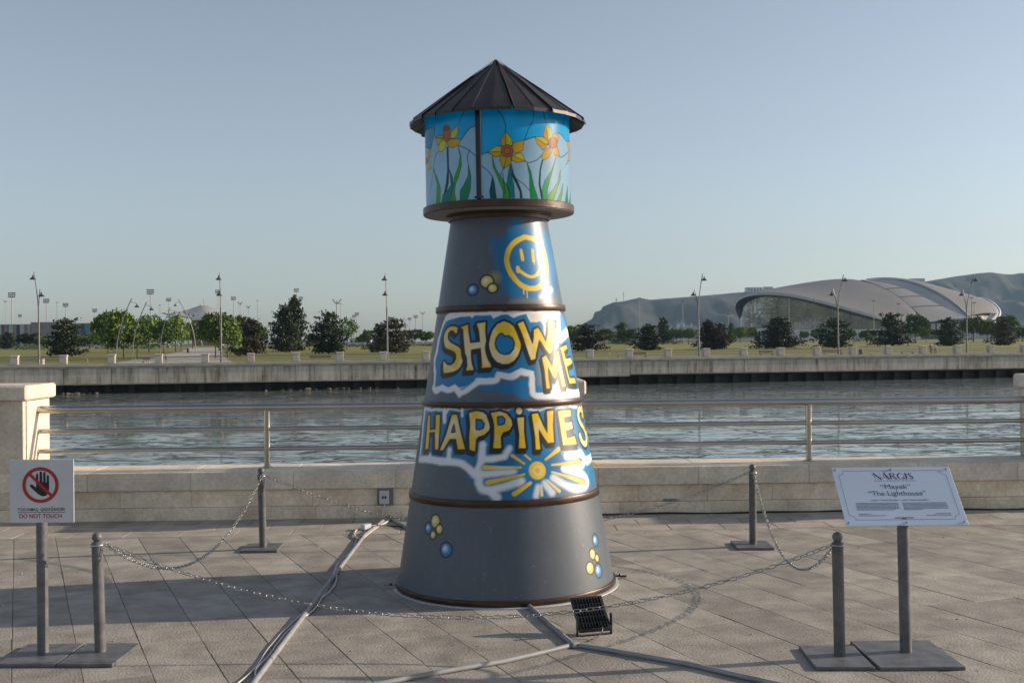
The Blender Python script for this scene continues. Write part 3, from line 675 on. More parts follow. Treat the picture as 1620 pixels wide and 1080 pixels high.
def paint3(cv):
    cv.crop(670, 485, 6.23); k = 0.00063
    cv.poly([(520,800),(600,770),(760,740),(940,700),(1040,690),(1040,905),(960,900),(900,860),(700,830)], blue_fill, 0.018, .002, .95, rough=.02)
    cv.poly([(215,100),(270,60),(480,50),(850,45),(1340,40),(1420,240),(1545,850),(1200,890),(1090,880),(1080,650),(960,630),(840,680),(730,660),(710,730),(520,730),(330,830),(185,800),(110,820),(100,540),(140,330)], WHT, .006, rough=.015)
    cv.poly([(150,330),(165,240),(215,150),(290,115),(455,95),(480,105),(500,85),(662,84),(690,118),(760,80),(830,75),(885,105),(1012,70),(1055,155),(1150,142),(1195,200),(1205,320),(1330,400),(1330,320),(1420,270),(1460,420),(1505,620),(1538,800),(1500,820),(1430,810),(1300,800),(1250,842),(1100,850),(1092,635),(960,608),(840,658),(722,638),(700,704),(520,704),(480,770),(340,800),(310,766),(240,800),(185,766),(118,800),(110,760),(125,640),(112,540),(142,450)], blue_fill, .004, rough=.008)
    W = lambda pts, hw, al=1.0, sf=0.007: cv.line(pts, hw * 1.4 * k, WHT, sf, al, rough=0.004)
    W([(97,800),(125,842),(180,795),(250,832),(312,792),(348,850),(400,842),(470,792),(540,738),(620,738),(722,735),(742,668),(840,697),(900,690),(950,642),(1000,657),(1066,662),(1066,760),(1076,882),(1200,886),(1350,880),(1535,858)], 20)
    W([(97,800),(116,700),(106,540),(132,450),(152,330),(178,220),(218,130),(272,80)], 13, 1, .005); W([(345,845),(355,870)], 18, .8)
    W([(1205,90),(1212,330)], 24, .95, .012); W([(1310,90),(1308,350)], 26, .95, .012); W([(1345,330),(1425,235)], 22, 1, .006)
    cv.poly([(1345,70),(1385,80),(1405,200),(1350,255)], BLU * 1.6, .006, alpha=.9)
    W([(1290,835),(1320,760),(1350,835)], 30, .95, .012); W([(1452,300),(1500,560),(1540,830)], 6, 1, .003)
    cv.poly([(1030,65),(1185,70),(1170,140),(1060,135)], (0.62, 0.53, 0.42), .012, alpha=.7)
    cv.poly([(1110,520),(1160,500),(1190,800),(1130,760)], (0.30, 0.30, 0.24), .02, alpha=.6)
    for pts, holes in SHOW: letter(cv, pts, holes)
skin('tower_section', 1.254, 1.842, 0.0040, R(112), paint3)
# ---- section 4 (smiley)
def paint4(cv):
    cv.crop(690, 345, 7.448); k = 0.00053
    cv.poly([(700,330),(640,310),(680,250),(780,250),(850,180),(890,20),(960,10),(1000,100),(1150,130),(1290,130),(1340,250),(1400,600),(1430,880),(1300,950),(900,920),(860,890),(800,890),(775,780),(725,640),(700,480)], blue_fill, .022, .004, .97, rough=.04)
    cv.line([(1185,190),(1250,290)], 22 * k, WHT, .014, .7); cv.line([(1220,460),(1250,560)], 30 * k, WHT, .02, .6); cv.line([(1230,930),(1360,840)], 26 * k, WHT, .014, .75)  # soft white wash; mostly sun reflection put into the paint colour
    cv.poly([(880,960),(1250,950),(1300,1000),(860,1000)], (0.30, 0.28, 0.24), .02, alpha=.5)
    YS = lambda P, d: np.array([0.74, 0.49, 0.03]) * (0.9 + 0.2 * vnoise(P, 25, 8))[:, None]
    cv.line([(1050,222),(930,272),(852,370),(826,480),(850,600),(920,715),(1010,800),(1100,835),(1200,822),(1278,750),(1310,620),(1300,480),(1260,340),(1180,255),(1050,222)], 31 * k, YS, .0028, rough=.003)
    cv.line([(1000,378),(1020,488)], 20 * k, YS, .0025, rough=.003); cv.line([(1135,378),(1150,505)], 20 * k, YS, .0025, rough=.003)
    cv.line([(962,598),(1030,658),(1120,700),(1190,668),(1235,590)], 19 * k, YS, .0025, rough=.004); cv.line([(962,585),(968,625)], 24 * k, YS, .0025)
    for a, b, w in (((1030,820),(1034,890),8), ((1068,840),(1076,938),6), ((1155,500),(1157,545),5), ((1242,590),(1240,665),5)): cv.line([a, b], w * k, YS, .002)
    cv.line([(690,690),(695,700)], 40 * k, np.array([0.55, 0.45, 0.03]), .03, .5)
    bubble(cv, 430, 845, 52, 62, 'b'); bubble(cv, 597, 748, 72, 72, 'y'); bubble(cv, 665, 825, 50, 50, 'y')
skin('tower_section', 1.876, 2.475, 0.0040, R(112), paint4)
# ---- bands, base plate, gallery, neck
MB().lathe([(0.764, 0.0), (0.764, 0.008), (0.70, 0.010)], 96).build('base_plate', M['white'], LH, 40)
for z, h in ((0.012, 0.034), (0.607, 0.044), (1.224, 0.034), (1.838, 0.042)):
    r = cone_r(z + h / 2); ro = r + 0.013
    MB().lathe([(r - 0.01, z), (ro - 0.002, z), (ro, z + 0.003), (ro, z + h - 0.003), (ro - 0.002, z + h), (r - 0.01, z + h)], 96).build('metal_band', M['bronze'], LH, 40)
MB().lathe([(0.325, 2.455), (0.345, 2.455), (0.345, 2.480), (0.358, 2.482), (0.358, 2.498), (0.375, 2.4985)], 72).build('neck_ring', M['bronze'], LH, 40)
gal = MB().lathe([(0.34, 2.499), (0.508, 2.499), (0.512, 2.503), (0.512, 2.545), (0.508, 2.549), (0.45, 2.550)], 96).build('gallery', M['bronze'], LH, 40)
MB().lathe([(0.345, 2.4965), (0.506, 2.4965), (0.506, 2.498)], 96).build('underside', M['soffit'], gal, 40)
# ---- lantern panels
D = lambda pts: [(x / 6.75 + 665, y / 6.75 + 165) for x, y in pts]
E_ = lambda pts: [(x / 6.75 + 785, y / 6.75 + 165) for x, y in pts]
SKYB = (0.0, 0.47, 0.95); OR1 = (0.78, 0.42, 0.012); YL1 = (0.76, 0.66, 0.04); TR = (0.58, 0.15, 0.03)
LSH = [(D([(50,120),(165,60),(590,20),(590,235),(545,245),(490,300),(437,378),(320,370),(240,330),(158,350),(150,310),(115,480),(50,450)]), SKYB),
 (D([(52,280),(150,240),(150,310),(115,480),(55,450)]), (0.03, 0.30, 0.52)),
 (E_([(-155,20),(800,20),(800,395),(745,395),(670,305),(600,330),(500,350),(410,348),(300,385),(170,440),(0,445),(-95,515),(-155,535)]), SKYB),
 (D([(140,680),(155,720),(190,810),(215,900),(210,1085),(168,1085),(180,850),(150,740)]), (0.06, 0.30, 0.04)),
 (D([(283,460),(298,460),(305,700),(300,850),(270,960),(255,950),(275,850),(290,700)]), (0.004, 0.05, 0.075)),
 (D([(310,700),(345,780),(355,870),(330,950),(320,1065),(225,1085),(240,970),(290,920),(330,860)]), (0.003, 0.17, 0.16)),
 (D([(405,455),(430,540),(440,650),(410,770),(375,850),(365,940),(385,1060),(315,1065),(340,930),(360,840),(365,780),(410,660),(425,560)]), (0.035, 0.27, 0.018)),
 (D([(515,650),(540,770),(535,900),(495,1050),(425,1050),(425,930),(465,860),(510,770)]), (0.003, 0.19, 0.085)),
 (D([(770,770),(790,840),(815,1040),(755,1040),(740,930),(755,860)]), (0.003, 0.07, 0.10)),
 (E_([(-40,555),(-25,630),(0,700),(60,790),(110,860),(145,960),(145,1040),(75,1040),(75,930),(40,840),(0,740),(-35,660)]), (0.05, 0.33, 0.03)),
 (E_([(150,650),(160,760),(190,870),(195,1040),(145,1040),(140,930),(115,850),(130,740)]), (0.003, 0.20, 0.19)),
 (E_([(160,640),(185,740),(240,850),(270,930),(283,1040),(258,1040),(255,940),(215,850),(170,770)]), (0.004, 0.05, 0.075)),
 (E_([(330,630),(370,720),(400,870),(460,1050),(370,1045),(358,900),(355,760)]), (0.003, 0.22, 0.05)),
 (E_([(500,595),(475,700),(470,850),(505,1050),(490,1050),(455,850),(465,700),(490,600)]), (0.004, 0.06, 0.075)),
 (E_([(635,575),(610,680),(570,810),(545,920),(548,1055),(500,1040),(490,920),(520,820),(590,710)]), (0.05, 0.30, 0.12)),
 (E_([(685,700),(685,800),(650,900),(600,1055),(550,1055),(560,970),(610,910),(660,830)]), (0.22, 0.42, 0.06)),
 (E_([(712,850),(705,960),(680,1065),(635,1065),(690,940)]), (0.18, 0.40, 0.06)), (E_([(760,870),(768,1080),(730,1080)]), (0.02, 0.20, 0.09)), (E_([(795,900),(797,1090),(768,1080)]), (0.03, 0.25, 0.08)),
 (D([(320,365),(330,300),(398,222),(402,300),(375,362)]), YL1), (D([(285,405),(320,375),(380,370),(437,378),(405,440),(350,465),(300,450)]), OR1), (D([(245,365),(165,360),(190,335),(240,335)]), OR1),
 (D([(160,360),(245,370),(215,420),(185,435)]), (0.56, 0.52, 0.09)), (D([(250,375),(275,400),(270,460),(235,505),(195,505),(200,440),(220,400)]), YL1),
 (D([(280,218),(305,228),(320,265),(318,330),(305,385),(282,402),(258,385),(244,330),(240,265),(255,228)]), TR), (D([(278,240),(302,250),(304,275),(280,283),(254,275),(256,250)]), (0.42, 0.09, 0.02)),
 (D([(80,520),(110,485),(112,560),(85,600)]), OR1), (D([(70,640),(95,610),(118,680),(75,710)]), YL1), (D([(50,580),(75,570),(82,610),(70,640),(52,630)]), TR),
 (E_([(60,450),(48,380),(100,292),(105,435)]), OR1), (E_([(105,435),(100,292),(165,370),(175,440)]), YL1), (E_([(170,455),(190,410),(295,385),(285,490),(210,525),(180,505)]), OR1), (E_([(170,545),(265,518),(310,610)]), YL1), (E_([(170,545),(310,610),(230,622),(165,600)]), OR1),
 (E_([(45,550),(110,565),(105,600),(80,688),(40,600)]), OR1), (E_([(110,565),(160,560),(155,640),(80,688),(105,600)]), (0.66, 0.42, 0.02)), (E_([(55,505),(-95,515),(0,445),(55,460)]), YL1), (E_([(55,545),(0,565),(-95,515),(55,505)]), OR1),
 (E_([(118 + 63 * math.cos(a), 498 + 66 * math.sin(a)) for a in np.linspace(0, 2 * math.pi, 14, endpoint=False)]), TR), (E_([(118 + 35 * math.cos(a), 498 + 36 * math.sin(a)) for a in np.linspace(0, 2 * math.pi, 12, endpoint=False)]), (0.55, 0.19, 0.06)),
 (E_([(555,400),(500,340),(530,205),(545,300)]), OR1), (E_([(555,400),(545,300),(530,205),(585,270),(600,350)]), YL1), (E_([(605,330),(670,305),(660,400),(640,380)]), OR1), (E_([(555,420),(510,430),(410,350),(500,350),(550,390)]), YL1), (E_([(555,430),(500,490),(440,420),(410,350),(520,430)]), OR1),
 (E_([(575,460),(590,510),(560,570),(500,600),(490,540),(520,490)]), OR1), (E_([(600,470),(650,450),(680,560),(620,540)]), OR1), (E_([(605 + 48 * math.cos(a), 412 + 58 * math.sin(a)) for a in np.linspace(0, 2 * math.pi, 14, endpoint=False)]), TR),
 (E_([(750,398),(795,400),(797,500),(775,500)]), OR1), (E_([(775,500),(797,500),(795,610),(765,600)]), OR1)]
LLN = [D([(165,100),(160,200),(150,330),(110,480)]), D([(480,50),(405,215)]), D([(592,235),(540,248),(490,300),(437,378)]), D([(410,445),(470,462),(520,490),(570,535),(600,560)]), D([(530,490),(500,560),(515,650)]), D([(185,510),(155,560),(142,680),(120,850),(100,960)]), D([(655,660),(720,710),(765,765)]), D([(655,535),(715,515)]),
 E_([(0,40),(60,120),(95,200),(100,290)]), E_([(405,30),(395,170),(340,270),(300,385)]), E_([(300,385),(410,348)]), E_([(310,610),(345,628),(430,600),(490,545)]), E_([(497,50),(530,205)]), E_([(670,305),(745,395)]), E_([(735,130),(710,230)]), E_([(680,570),(720,555),(765,510)]), E_([(210,795),(290,850),(355,920)]), E_([(75,690),(45,760)]), E_([(770,600),(745,650)]), E_([(70,740),(95,960)])]
def paintL(cv):
    cv.crop(0, 0, 1.0)
    cv.C *= (0.92 + 0.16 * vnoise(cv.P, 5, 12))[:, None]
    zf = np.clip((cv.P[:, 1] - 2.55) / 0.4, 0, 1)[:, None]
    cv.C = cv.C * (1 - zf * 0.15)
    for pts, col in LSH:
        uv = cv.uv(pts); c = np.array(col) * (1.35 if col[1] > col[0] and col[2] < .25 else 1.0)
        cv.poly(None, BLK, 0.0016, 0.0024, uv=uv)
        cv.poly(None, lambda P, d: c * (0.86 + 0.28 * vnoise(P, 12, 15))[:, None], 0.0016, -0.0012, uv=uv)
    for pts in LLN: cv.line(pts, 0.0024, BLK, 0.0016)
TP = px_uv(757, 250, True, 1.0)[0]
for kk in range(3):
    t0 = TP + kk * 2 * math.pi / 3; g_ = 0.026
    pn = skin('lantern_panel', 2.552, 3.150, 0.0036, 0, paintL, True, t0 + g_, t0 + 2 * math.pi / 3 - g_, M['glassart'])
    for tz in (2.566, 3.128):
        for tt in (t0 + g_ + 0.022, t0 + 2 * math.pi / 3 - g_ - 0.022):
            MB().sphere((math.sin(tt) * (DR + 0.002), -math.cos(tt) * (DR + 0.002), tz), 0.007, 8).build('bolt', M['black'], pn, 60)
    MB().cbox(-0.0145, 0.0145, -0.012, 0.008, 2.551, 3.150, 0.002).build('lantern_post', M['black'], LH, None, (math.sin(t0) * DR, -math.cos(t0) * DR, 0), t0)
# ---- roof: separate folded sheets
NR = 28; EZ, AZ_, ER = 3.118, 3.549, 0.592
dphi = 2 * math.pi / NR
prof_r = [(0.006, AZ_), (0.30, AZ_ - (AZ_ - EZ) * 0.50), (ER, EZ)]
pmb = MB(); vs = []
for r_, z_ in prof_r:
    for s_, up in ((-0.5, 0.0055), (-0.44, 0.0), (0.44, 0.0), (0.5, 0.0055)):
        a_ = s_ * dphi; vs.append((r_ * math.sin(a_), -r_ * math.cos(a_), z_ + up * min(1, r_ / 0.12)))
for s_ in (-0.5, -0.44, 0.44, 0.5):
    a_ = s_ * dphi; vs.append(((ER + 0.004) * math.sin(a_), -(ER + 0.004) * math.cos(a_), EZ - 0.022))
for s_ in (-0.5, -0.44, 0.44, 0.5):
    a_ = s_ * dphi; vs.append(((ER - 0.10) * math.sin(a_), -(ER - 0.10) * math.cos(a_), EZ + 0.045))
pmb.add(vs, [(i * 4 + j, i * 4 + j + 1, (i + 1) * 4 + j + 1, (i + 1) * 4 + j) for i in range(4) for j in range(3)])
pme = pmb.mesh('roof_sheet', [M['roofm']])
MB().lathe([(0.44, 2.556), (0.001, 2.557)], 48).build('added_floor_reflector', M['bwhite0'], LH)  # unseen white disc, added to bounce sunlight through the lantern panels
MB().lathe([(0.47, 3.146), (0.001, 3.147)], 48).build('added_ceiling_reflector', M['bwhite0'], LH)  # matching disc overhead, also added to brighten the panels from inside
roof = MB().lathe([(0.495, 3.150), (0.50, 3.153), (0.47, 3.19), (0.02, AZ_ - 0.02)], 48).build('roof_frame', M['roofm'], LH, 40)
for i in range(NR):
    o = mesh_obj('roof_sheet', pme, None, roof); o.rotation_euler = (random.uniform(-.004, .004), random.uniform(-.004, .004), i * dphi + 0.07)
MB().lathe([(0.022, AZ_ - 0.014), (0.012, AZ_ + 0.002), (0.001, AZ_ + 0.008)], 12).build('finial', M['roofm'], roof, 40)
for (x, y), rz in (((618, 925), 0.2), ((981, 914), -0.3)):
    p = on_ground(x, y); q = LMI @ p
    b_ = MB().cbox(-0.045, 0.045, -0.015, 0.015, 0.0, 0.010, 0.002).sphere((0, 0, 0.012), 0.010, 8).build('anchor_bracket', M['black'], LH, None, (q.x, q.y, 0.001), rz)
# ================================================================ CHAIN POSTS, CHAINS
pole_me = MB().lathe([(0.029, 0.020), (0.029, 0.575), (0.031, 0.578), (0.031, 0.592), (0.024, 0.600), (0.017, 0.604)], 24).mesh('pole', [M['post']], 40)
ball_me = MB().sphere((0, 0, 0.626), 0.0265, 16).mesh('ball', [M['post']], 80)
ring_me = MB().tube([(0.034 * math.cos(a), 0.034 * math.sin(a), 0.585) for a in np.linspace(0, 2 * math.pi, 16, endpoint=False)], 0.0035, 6, closed=True).mesh('chain_hook', [M['chain']], 60)
POSTS = {'FL': (-2.195, 6.03, -2.335, -2.045, 5.80, 6.20, 0.02), 'BL': (-2.0, 9.08, -2.155, -1.865, 8.92, 9.25, -0.04), 'BR': (1.90, 9.03, 1.745, 2.035, 8.85, 9.18, 0.03), 'FR': (1.672, 5.85, 1.50, 1.79, 5.63, 6.03, 0.04)}
PLAB = {'FL': 'grey ball-topped chain post beside the do not touch sign', 'BL': 'grey ball-topped chain post standing near the wall socket by the railing',
        'BR': 'grey ball-topped chain post by the parapet on the information plate side', 'FR': 'grey ball-topped chain post with its base against the information plate stand'}
for kx, (x, y, x0, x1, y0, y1, rz) in POSTS.items():
    e = empty('chain_post', (x, y, 0), 0, PLAB[kx], 'post', 'chain posts round the lighthouse')
    b_ = MB().cbox(x0 - x, x1 - x, y0 - y, y1 - y, 0.0, 0.020, 0.003).build('base', M['post'], e); b_.rotation_euler = (0, 0, -rz)
    ln = {'FL': -0.022, 'BL': -0.018, 'BR': 0.0, 'FR': -0.012}[kx]
    for me, nm in ((pole_me, 'pole'), (ball_me, 'ball'), (ring_me, 'chain_hook')):
        o = mesh_obj(nm, me, None, e); o.rotation_euler = (0, ln, 0)
def link_mesh():
    L2, w, r = 0.0115, 0.0085, 0.0026; pts = []
    for a in np.linspace(-math.pi / 2, math.pi / 2, 5): pts.append((L2 + w * math.cos(a) * 0.95, w * math.sin(a), 0))
    for a in np.linspace(math.pi / 2, 3 * math.pi / 2, 5): pts.append((-L2 + w * math.cos(a) * 0.95, w * math.sin(a), 0))
    return MB().tube(pts, r, 5, closed=True).mesh('link', [M['chain']], 80)
link = link_mesh()
def chain(a, b, zmin, label):
    A = Vector(a); B = Vector(b); n = 400; pts = []
    # parabola through both ends with its low point zmin
    for i in range(n + 1):
        t = i / n; p = A.lerp(B, t); p.z -= 4 * t * (1 - t) * ((A.z + B.z) / 2 - zmin); pts.append(p)
    cum = [0.0]
    for p, q in zip(pts, pts[1:]): cum.append(cum[-1] + (q - p).length)
    pitch = 0.0345; k = int(cum[-1] / pitch); pitch = cum[-1] / k
    mid = A.lerp(B, 0.5); e = empty('barrier_chain', (mid.x, mid.y, zmin), 0, label, 'chain', 'barrier chains round the lighthouse')
    j = 0
    for i in range(k):
        d = (i + 0.5) * pitch
        while cum[j + 1] < d: j += 1
        f = (d - cum[j]) / (cum[j + 1] - cum[j]); p = pts[j].lerp(pts[j + 1], f); t = (pts[j + 1] - pts[j]).normalized()
        q = t.to_track_quat('X', 'Z').to_matrix().to_4x4() @ Matrix.Rotation((R(45) if i % 2 else R(-45)) + random.uniform(-.3, .3), 4, 'X')
        o = mesh_obj('link', link, None, e); o.matrix_local = Matrix.Translation(p - e.location) @ q
def hook(kx, dx, dy): x, y = POSTS[kx][:2]; return (x + dx, y + dy, 0.585)
chain(hook('FL', 0.033, 0.0), hook('FR', -0.033, 0.0), 0.205, 'long front barrier chain hanging low before the lighthouse base')
chain(hook('FL', 0.02, 0.03), hook('BL', 0, -0.034), 0.215, 'barrier chain sagging from the do not touch sign back to the parapet')
chain(hook('BL', 0.033, 0.0), hook('BR', -0.033, 0.0), 0.150, 'barrier chain strung behind the lighthouse along the parapet')
chain(hook('BR', 0.0, -0.034), hook('FR', -0.01, 0.033), 0.200, 'barrier chain sagging beside the information plate stand')
# ================================================================ SIGNS
def text_mesh(body, w, h, name, mat, bold=0.0):
    cu = bpy.data.curves.new('t', 'FONT'); cu.body = body; cu.size = 1.0; cu.resolution_u = 3; cu.fill_mode = 'FRONT'; cu.offset = bold
    o = bpy.data.objects.new('t', cu); COL.objects.link(o)
    dg = bpy.context.evaluated_depsgraph_get(); me = bpy.data.meshes.new_from_object(o.evaluated_get(dg))
    bpy.data.objects.remove(o); co = np.zeros(len(me.vertices) * 3); me.vertices.foreach_get('co', co); co = co.reshape(-1, 3)
    lo, hi = co.min(0), co.max(0); co[:, 0] = ((co[:, 0] - (lo[0] + hi[0]) / 2)) * w / (hi[0] - lo[0])
    co[:, 1] = (co[:, 1] - lo[1]) * h / (hi[1] - lo[1]) - h / 2
    co[:, 2] = 0; me.vertices.foreach_set('co', co.ravel()); me.name = name; me.materials.clear(); me.materials.append(mat); me.update()
    return me
sg = empty('warning_sign', (-2.50, 6.03, 0), 0, 'square white do not touch sign with crossed hand on a grey post', 'sign')
MB().cbox(-0.15, 0.155, -0.225, 0.17, 0.0, 0.020, 0.003).build('base', M['post'], sg)
MB().lathe([(0.029, 0.020), (0.029, 0.95)], 24).build('post', M['post'], sg, 40)
pn = MB().cbox(-0.174, 0.174, -0.006, 0.0, -0.174, 0.174, 0.001).build('panel', M['white'], sg, None, (0.016, -0.031, 0.877)); pn.scale = (0.97, 1, 0.955)
kz = 0.000849
def flat(poly, d, name, mat, parent):      # polygon in panel coordinates (x right, z up) lying d in front of the face
    return MB().add([(x, -0.006 - d, z) for x, z in poly], [tuple(range(len(poly)))]).build(name, mat, parent)
zc = lambda x, y: ((x - 272) * kz, (310 - y) * kz)
hand = [(237,272),(237,200),(243,194),(250,200),(251,250),(259,250),(260,187),(267,180),(275,187),(276,250),(282,250),(283,190),(290,184),(297,190),(298,252),(304,255),(305,210),(312,204),(319,210),(320,290),(316,318),(300,340),(272,343),(248,328),(200,283),(197,272),(204,265),(214,268),(237,288)]
flat([zc(*p) for p in hand][::-1], 0.0010, 'hand_symbol', M['ink'], pn)
rg = MB(); nn = 48; vs = []
for i in range(nn):
    a_ = 2 * math.pi * i / nn
    for rr in (95, 116): vs.append(((265 - 272 + rr * math.cos(a_)) * kz, -0.0080, (310 - 270 + rr * math.sin(a_)) * kz))
rg.add(vs, [(2 * i, 2 * i + 1, (2 * i + 3) % (2 * nn), (2 * i + 2) % (2 * nn)) for i in range(nn)]); rg.build('prohibition_ring', M['red'], pn)
flat([zc(*p) for p in ((186,202),(199,189),(346,338),(333,351))], 0.0026, 'slash_bar', M['red'], pn)
def put_text(body, cx, cy, w, h, mat, parent, name='lettering', bold=0.0, d=0.0012):
    me = text_mesh(body, w, h, name, mat, bold); o = mesh_obj(name, me, None, parent); o.rotation_euler = (R(90), 0, 0); o.location = (cx, -0.006 - d, cy); return o
x_, y_ = zc(268, 429); put_text('TOXUNMAQ  QADA\u011eANDIR!', x_, y_ + 0.002, 302 * kz, 30 * kz, M['ink'], pn, bold=0.006)
x_, y_ = zc(263, 471); put_text('DO NOT TOUCH', x_, y_, 270 * kz, 28 * kz, M['red'], pn, bold=0.012)
flat([zc(*p) for p in ((116,448),(421,448),(421,445),(116,445))], 0.0012, 'underline', M['ink'], pn)
# information plate
inf = empty('information_sign', (2.03, 5.90, 0), 0, 'tilted silver information plate with dark lettering on a grey post', 'sign')
MB().cbox(-0.225, 0.20, -0.28, 0.22, 0.0, 0.020, 0.003).build('base', M['post'], inf)
po = MB().lathe([(0.030, 0.020), (0.030, 0.715)], 24).build('post', M['post'], inf, 40); po.rotation_euler = (0, -0.016, 0)
ip = MB().cbox(-0.315, 0.315, -0.005, 0.0, -0.1895, 0.1895, 0.001).build('plate', M['plate'], inf)
ip.location = (at(1421.5, 787, 5.98).x - 2.03, 5.98 - 5.90, 0.814); ip.rotation_euler = (R(-45), 0, 0)
def uvp(u, v): return ((u - 0.5) * 0.63, (0.5 - v) * 0.379)
IK = M['navy']
def iflat(poly, name, mat=IK, d=0.0009): return MB().add([(x, -0.005 - d, z) for x, z in poly], [tuple(range(len(poly)))]).build(name, mat, ip)
def itext(body, u0, u1, v0, v1, bold=0.0):
    (x0, z0), (x1, z1) = uvp(u0, v1), uvp(u1, v0)
    o = put_text(body, (x0 + x1) / 2, (z0 + z1) / 2, x1 - x0, z1 - z0, IK, ip, bold=bold); o.location.y = -0.0061
def seg(mb, pts, w):                       # stroke with its own width at each point
    for (a, wa), (b, wb) in zip(zip(pts, w), zip(pts[1:], w[1:])):
        a_, b_ = Vector(a), Vector(b); d_ = (b_ - a_).normalized(); n_ = Vector((-d_.y, d_.x)); q = [a_ + n_ * wa / 2, a_ - n_ * wa / 2, b_ - n_ * wb / 2, b_ + n_ * wb / 2]
        mb.add([(p.x, 0, p.y) for p in q], [(0, 1, 2, 3)])
GL = {'N': (1.05, [([(0.12,0),(0.12,1)], .05), ([(0.06,1),(0.92,0)], .22), ([(0.92,0),(0.92,1)], .05)]), 'A': (1.0, [([(0.05,0),(0.45,1)], .05), ([(0.42,1),(0.88,0)], .24), ([(0.2,0.33),(0.7,0.33)], .05)]),
      'R': (0.95, [([(0.16,0),(0.16,1)], .22), ([(0.16,.97),(0.55,.95),(0.68,.76),(0.55,.55),(0.2,.5)], (.05,.1,.2,.1,.05)), ([(0.42,.52),(0.85,0)], .2)]),
      'G': (1.0, [([(0.85,.8),(0.65,.97),(0.4,.95),(0.16,.7),(0.14,.4),(0.3,.08),(0.6,.03),(0.85,.15)], (.05,.06,.12,.22,.22,.12,.06,.06)), ([(0.85,.0),(0.85,.42)], .16)]),
      'I': (0.42, [([(0.2,0),(0.2,1)], .24)]), 'S': (0.75, [([(0.62,.82),(0.45,.97),(0.2,.92),(0.12,.74),(0.3,.56),(0.55,.4),(0.62,.22),(0.45,.04),(0.2,.05),(0.06,.2)], (.05,.06,.12,.18,.22,.22,.18,.1,.06,.05))])}
tot = sum(GL[c][0] for c in 'NARGIS'); (gx0, gz0), (gx1, gz1) = uvp(.335, .215), uvp(.675, .105); kx_ = (gx1 - gx0) / tot; hh = gz1 - gz0; cx_ = gx0; gm = MB()
for c in 'NARGIS':
    for pts, w in GL[c][1]:
        ws = [w * kx_ * .8] * len(pts) if not isinstance(w, tuple) else [q * kx_ * .8 for q in w]
        seg(gm, [(cx_ + p[0] * kx_, gz0 + p[1] * hh) for p in pts], ws)
    cx_ += GL[c][0] * kx_
o = gm.build('lettering', IK, ip); o.location = (0, -0.0060, 0)
itext('P U B L I S H I N G   H O U S E', .338, .678, .232, .252)
itext('\u201cMayak\u201d', .37, .62, .305, .405); itext('\u201cThe Lighthouse\u201d', .255, .733, .42, .525)
itext('author: Terane Qurdlari', .262, .487, .562, .592, .006); itext('artist: Terane Qurdlari', .511, .737, .562, .592, .006)
gk = MB()
def greek(u0, u1, v, h):
    u = u0
    while u < u1 - 0.004:
        l = min(random.uniform(.008, .026), u1 - u); (a, c), (b, d) = uvp(u, v + h), uvp(u + l, v); gk.add([(a, 0, c), (b, 0, c), (b, 0, d), (a, 0, d)], [(0, 1, 2, 3)]); u += l + .004
for i in range(6):
    greek(.125, .478 if i < 5 else .44, .622 + i * .0225, .0085); greek(.512, .880 if i < 5 else .66, .622 + i * .0225, .0085)
for v in (.805, .832): greek(.125, .23 if v < .82 else .345, v, .008); greek(.76 if v < .82 else .68, .885, v, .008)
greek(.415, .57, .868, .013)
o = tag(gk.build('small_print', IK, ip), kind='stuff'); o.location = (0, -0.0060, 0)
fu0, fu1, fv0, fv1, rr = .045, .952, .062, .905, 0.030
(xa, zb), (xb, za) = uvp(fu0, fv1), uvp(fu1, fv0); fp = []
for cx, cz, a0 in ((xa, za, 0), (xb, za, -90), (xb, zb, -180), (xa, zb, -270)):
    arc = [(cx + rr * math.cos(R(a0 - t)), cz + rr * math.sin(R(a0 - t))) for t in np.linspace(0, 90, 6)]
    fp += arc[::-1]
fm = MB(); fp2 = fp + [fp[0]]; seg(fm, fp2, [0.0016] * len(fp2)); o = fm.build('border_line', IK, ip); o.location = (0, -0.0060, 0)
for u, v in ((.028, .045), (.5, .045), (.972, .045), (.028, .955), (.5, .955), (.972, .955)):
    x, z = uvp(u, v); MB().lathe([(0.0072, 0.0), (0.0065, 0.004), (0.003, 0.0058)], 12).build('bolt', M['chrome'], ip, 50, (x, -0.005, z)).rotation_euler = (R(90), 0, 0)
# ================================================================ CABLES, CONDUITS, SOCKET, FLOODLIGHT
def gpath(pts, z): return [on_ground(x, y, z) for x, y in pts]
def smooth_path(pts, k=3):
    out = [Vector(p) for p in pts]
    for _ in range(k):
        q = [out[0]]
        for a, b in zip(out, out[1:]): q += [a.lerp(b, .25), a.lerp(b, .75)]
        out = q + [out[-1]]
    return out
def tube_thing(name, pts, r, mat, label, cat, group=None, n=8, k=0):
    pts = smooth_path(pts, k) if k else [Vector(p) for p in pts]
    return tag(MB().tube(pts, r, n).build(name, mat, None, 50), label, cat, group)
wl = WO + WD * -1.17
tube_thing('conduit_pipe', [(wl.x, wl.y - .06, .0145)] + gpath([(577, 846), (490, 961), (398, 1084)], .0145) + [(-1.27, 4.2, .0145)], .0145, M['conduit'], 'long straight grey conduit pipe running from the wall socket with white cables beside it', 'pipe', None, 12)
tube_thing('conduit_pipe', [(wl.x + .02, wl.y - .1, .016)] + gpath([(643, 834)], .016) + [(-.35, 9.5, .016), (0.0, 8.5, .016)], .016, M['conduit'], 'short grey conduit pipe from the wall socket going behind the lighthouse', 'pipe', None, 10)
J0 = on_ground(909, 1020, .0135)
tube_thing('conduit_pipe', gpath([(836, 957)], .0135) + [J0 + Vector((-.012, .03, 0))], .0135, M['conduit'], 'grey conduit pipe from the lighthouse base to the floodlight junction', 'pipe', None, 10)
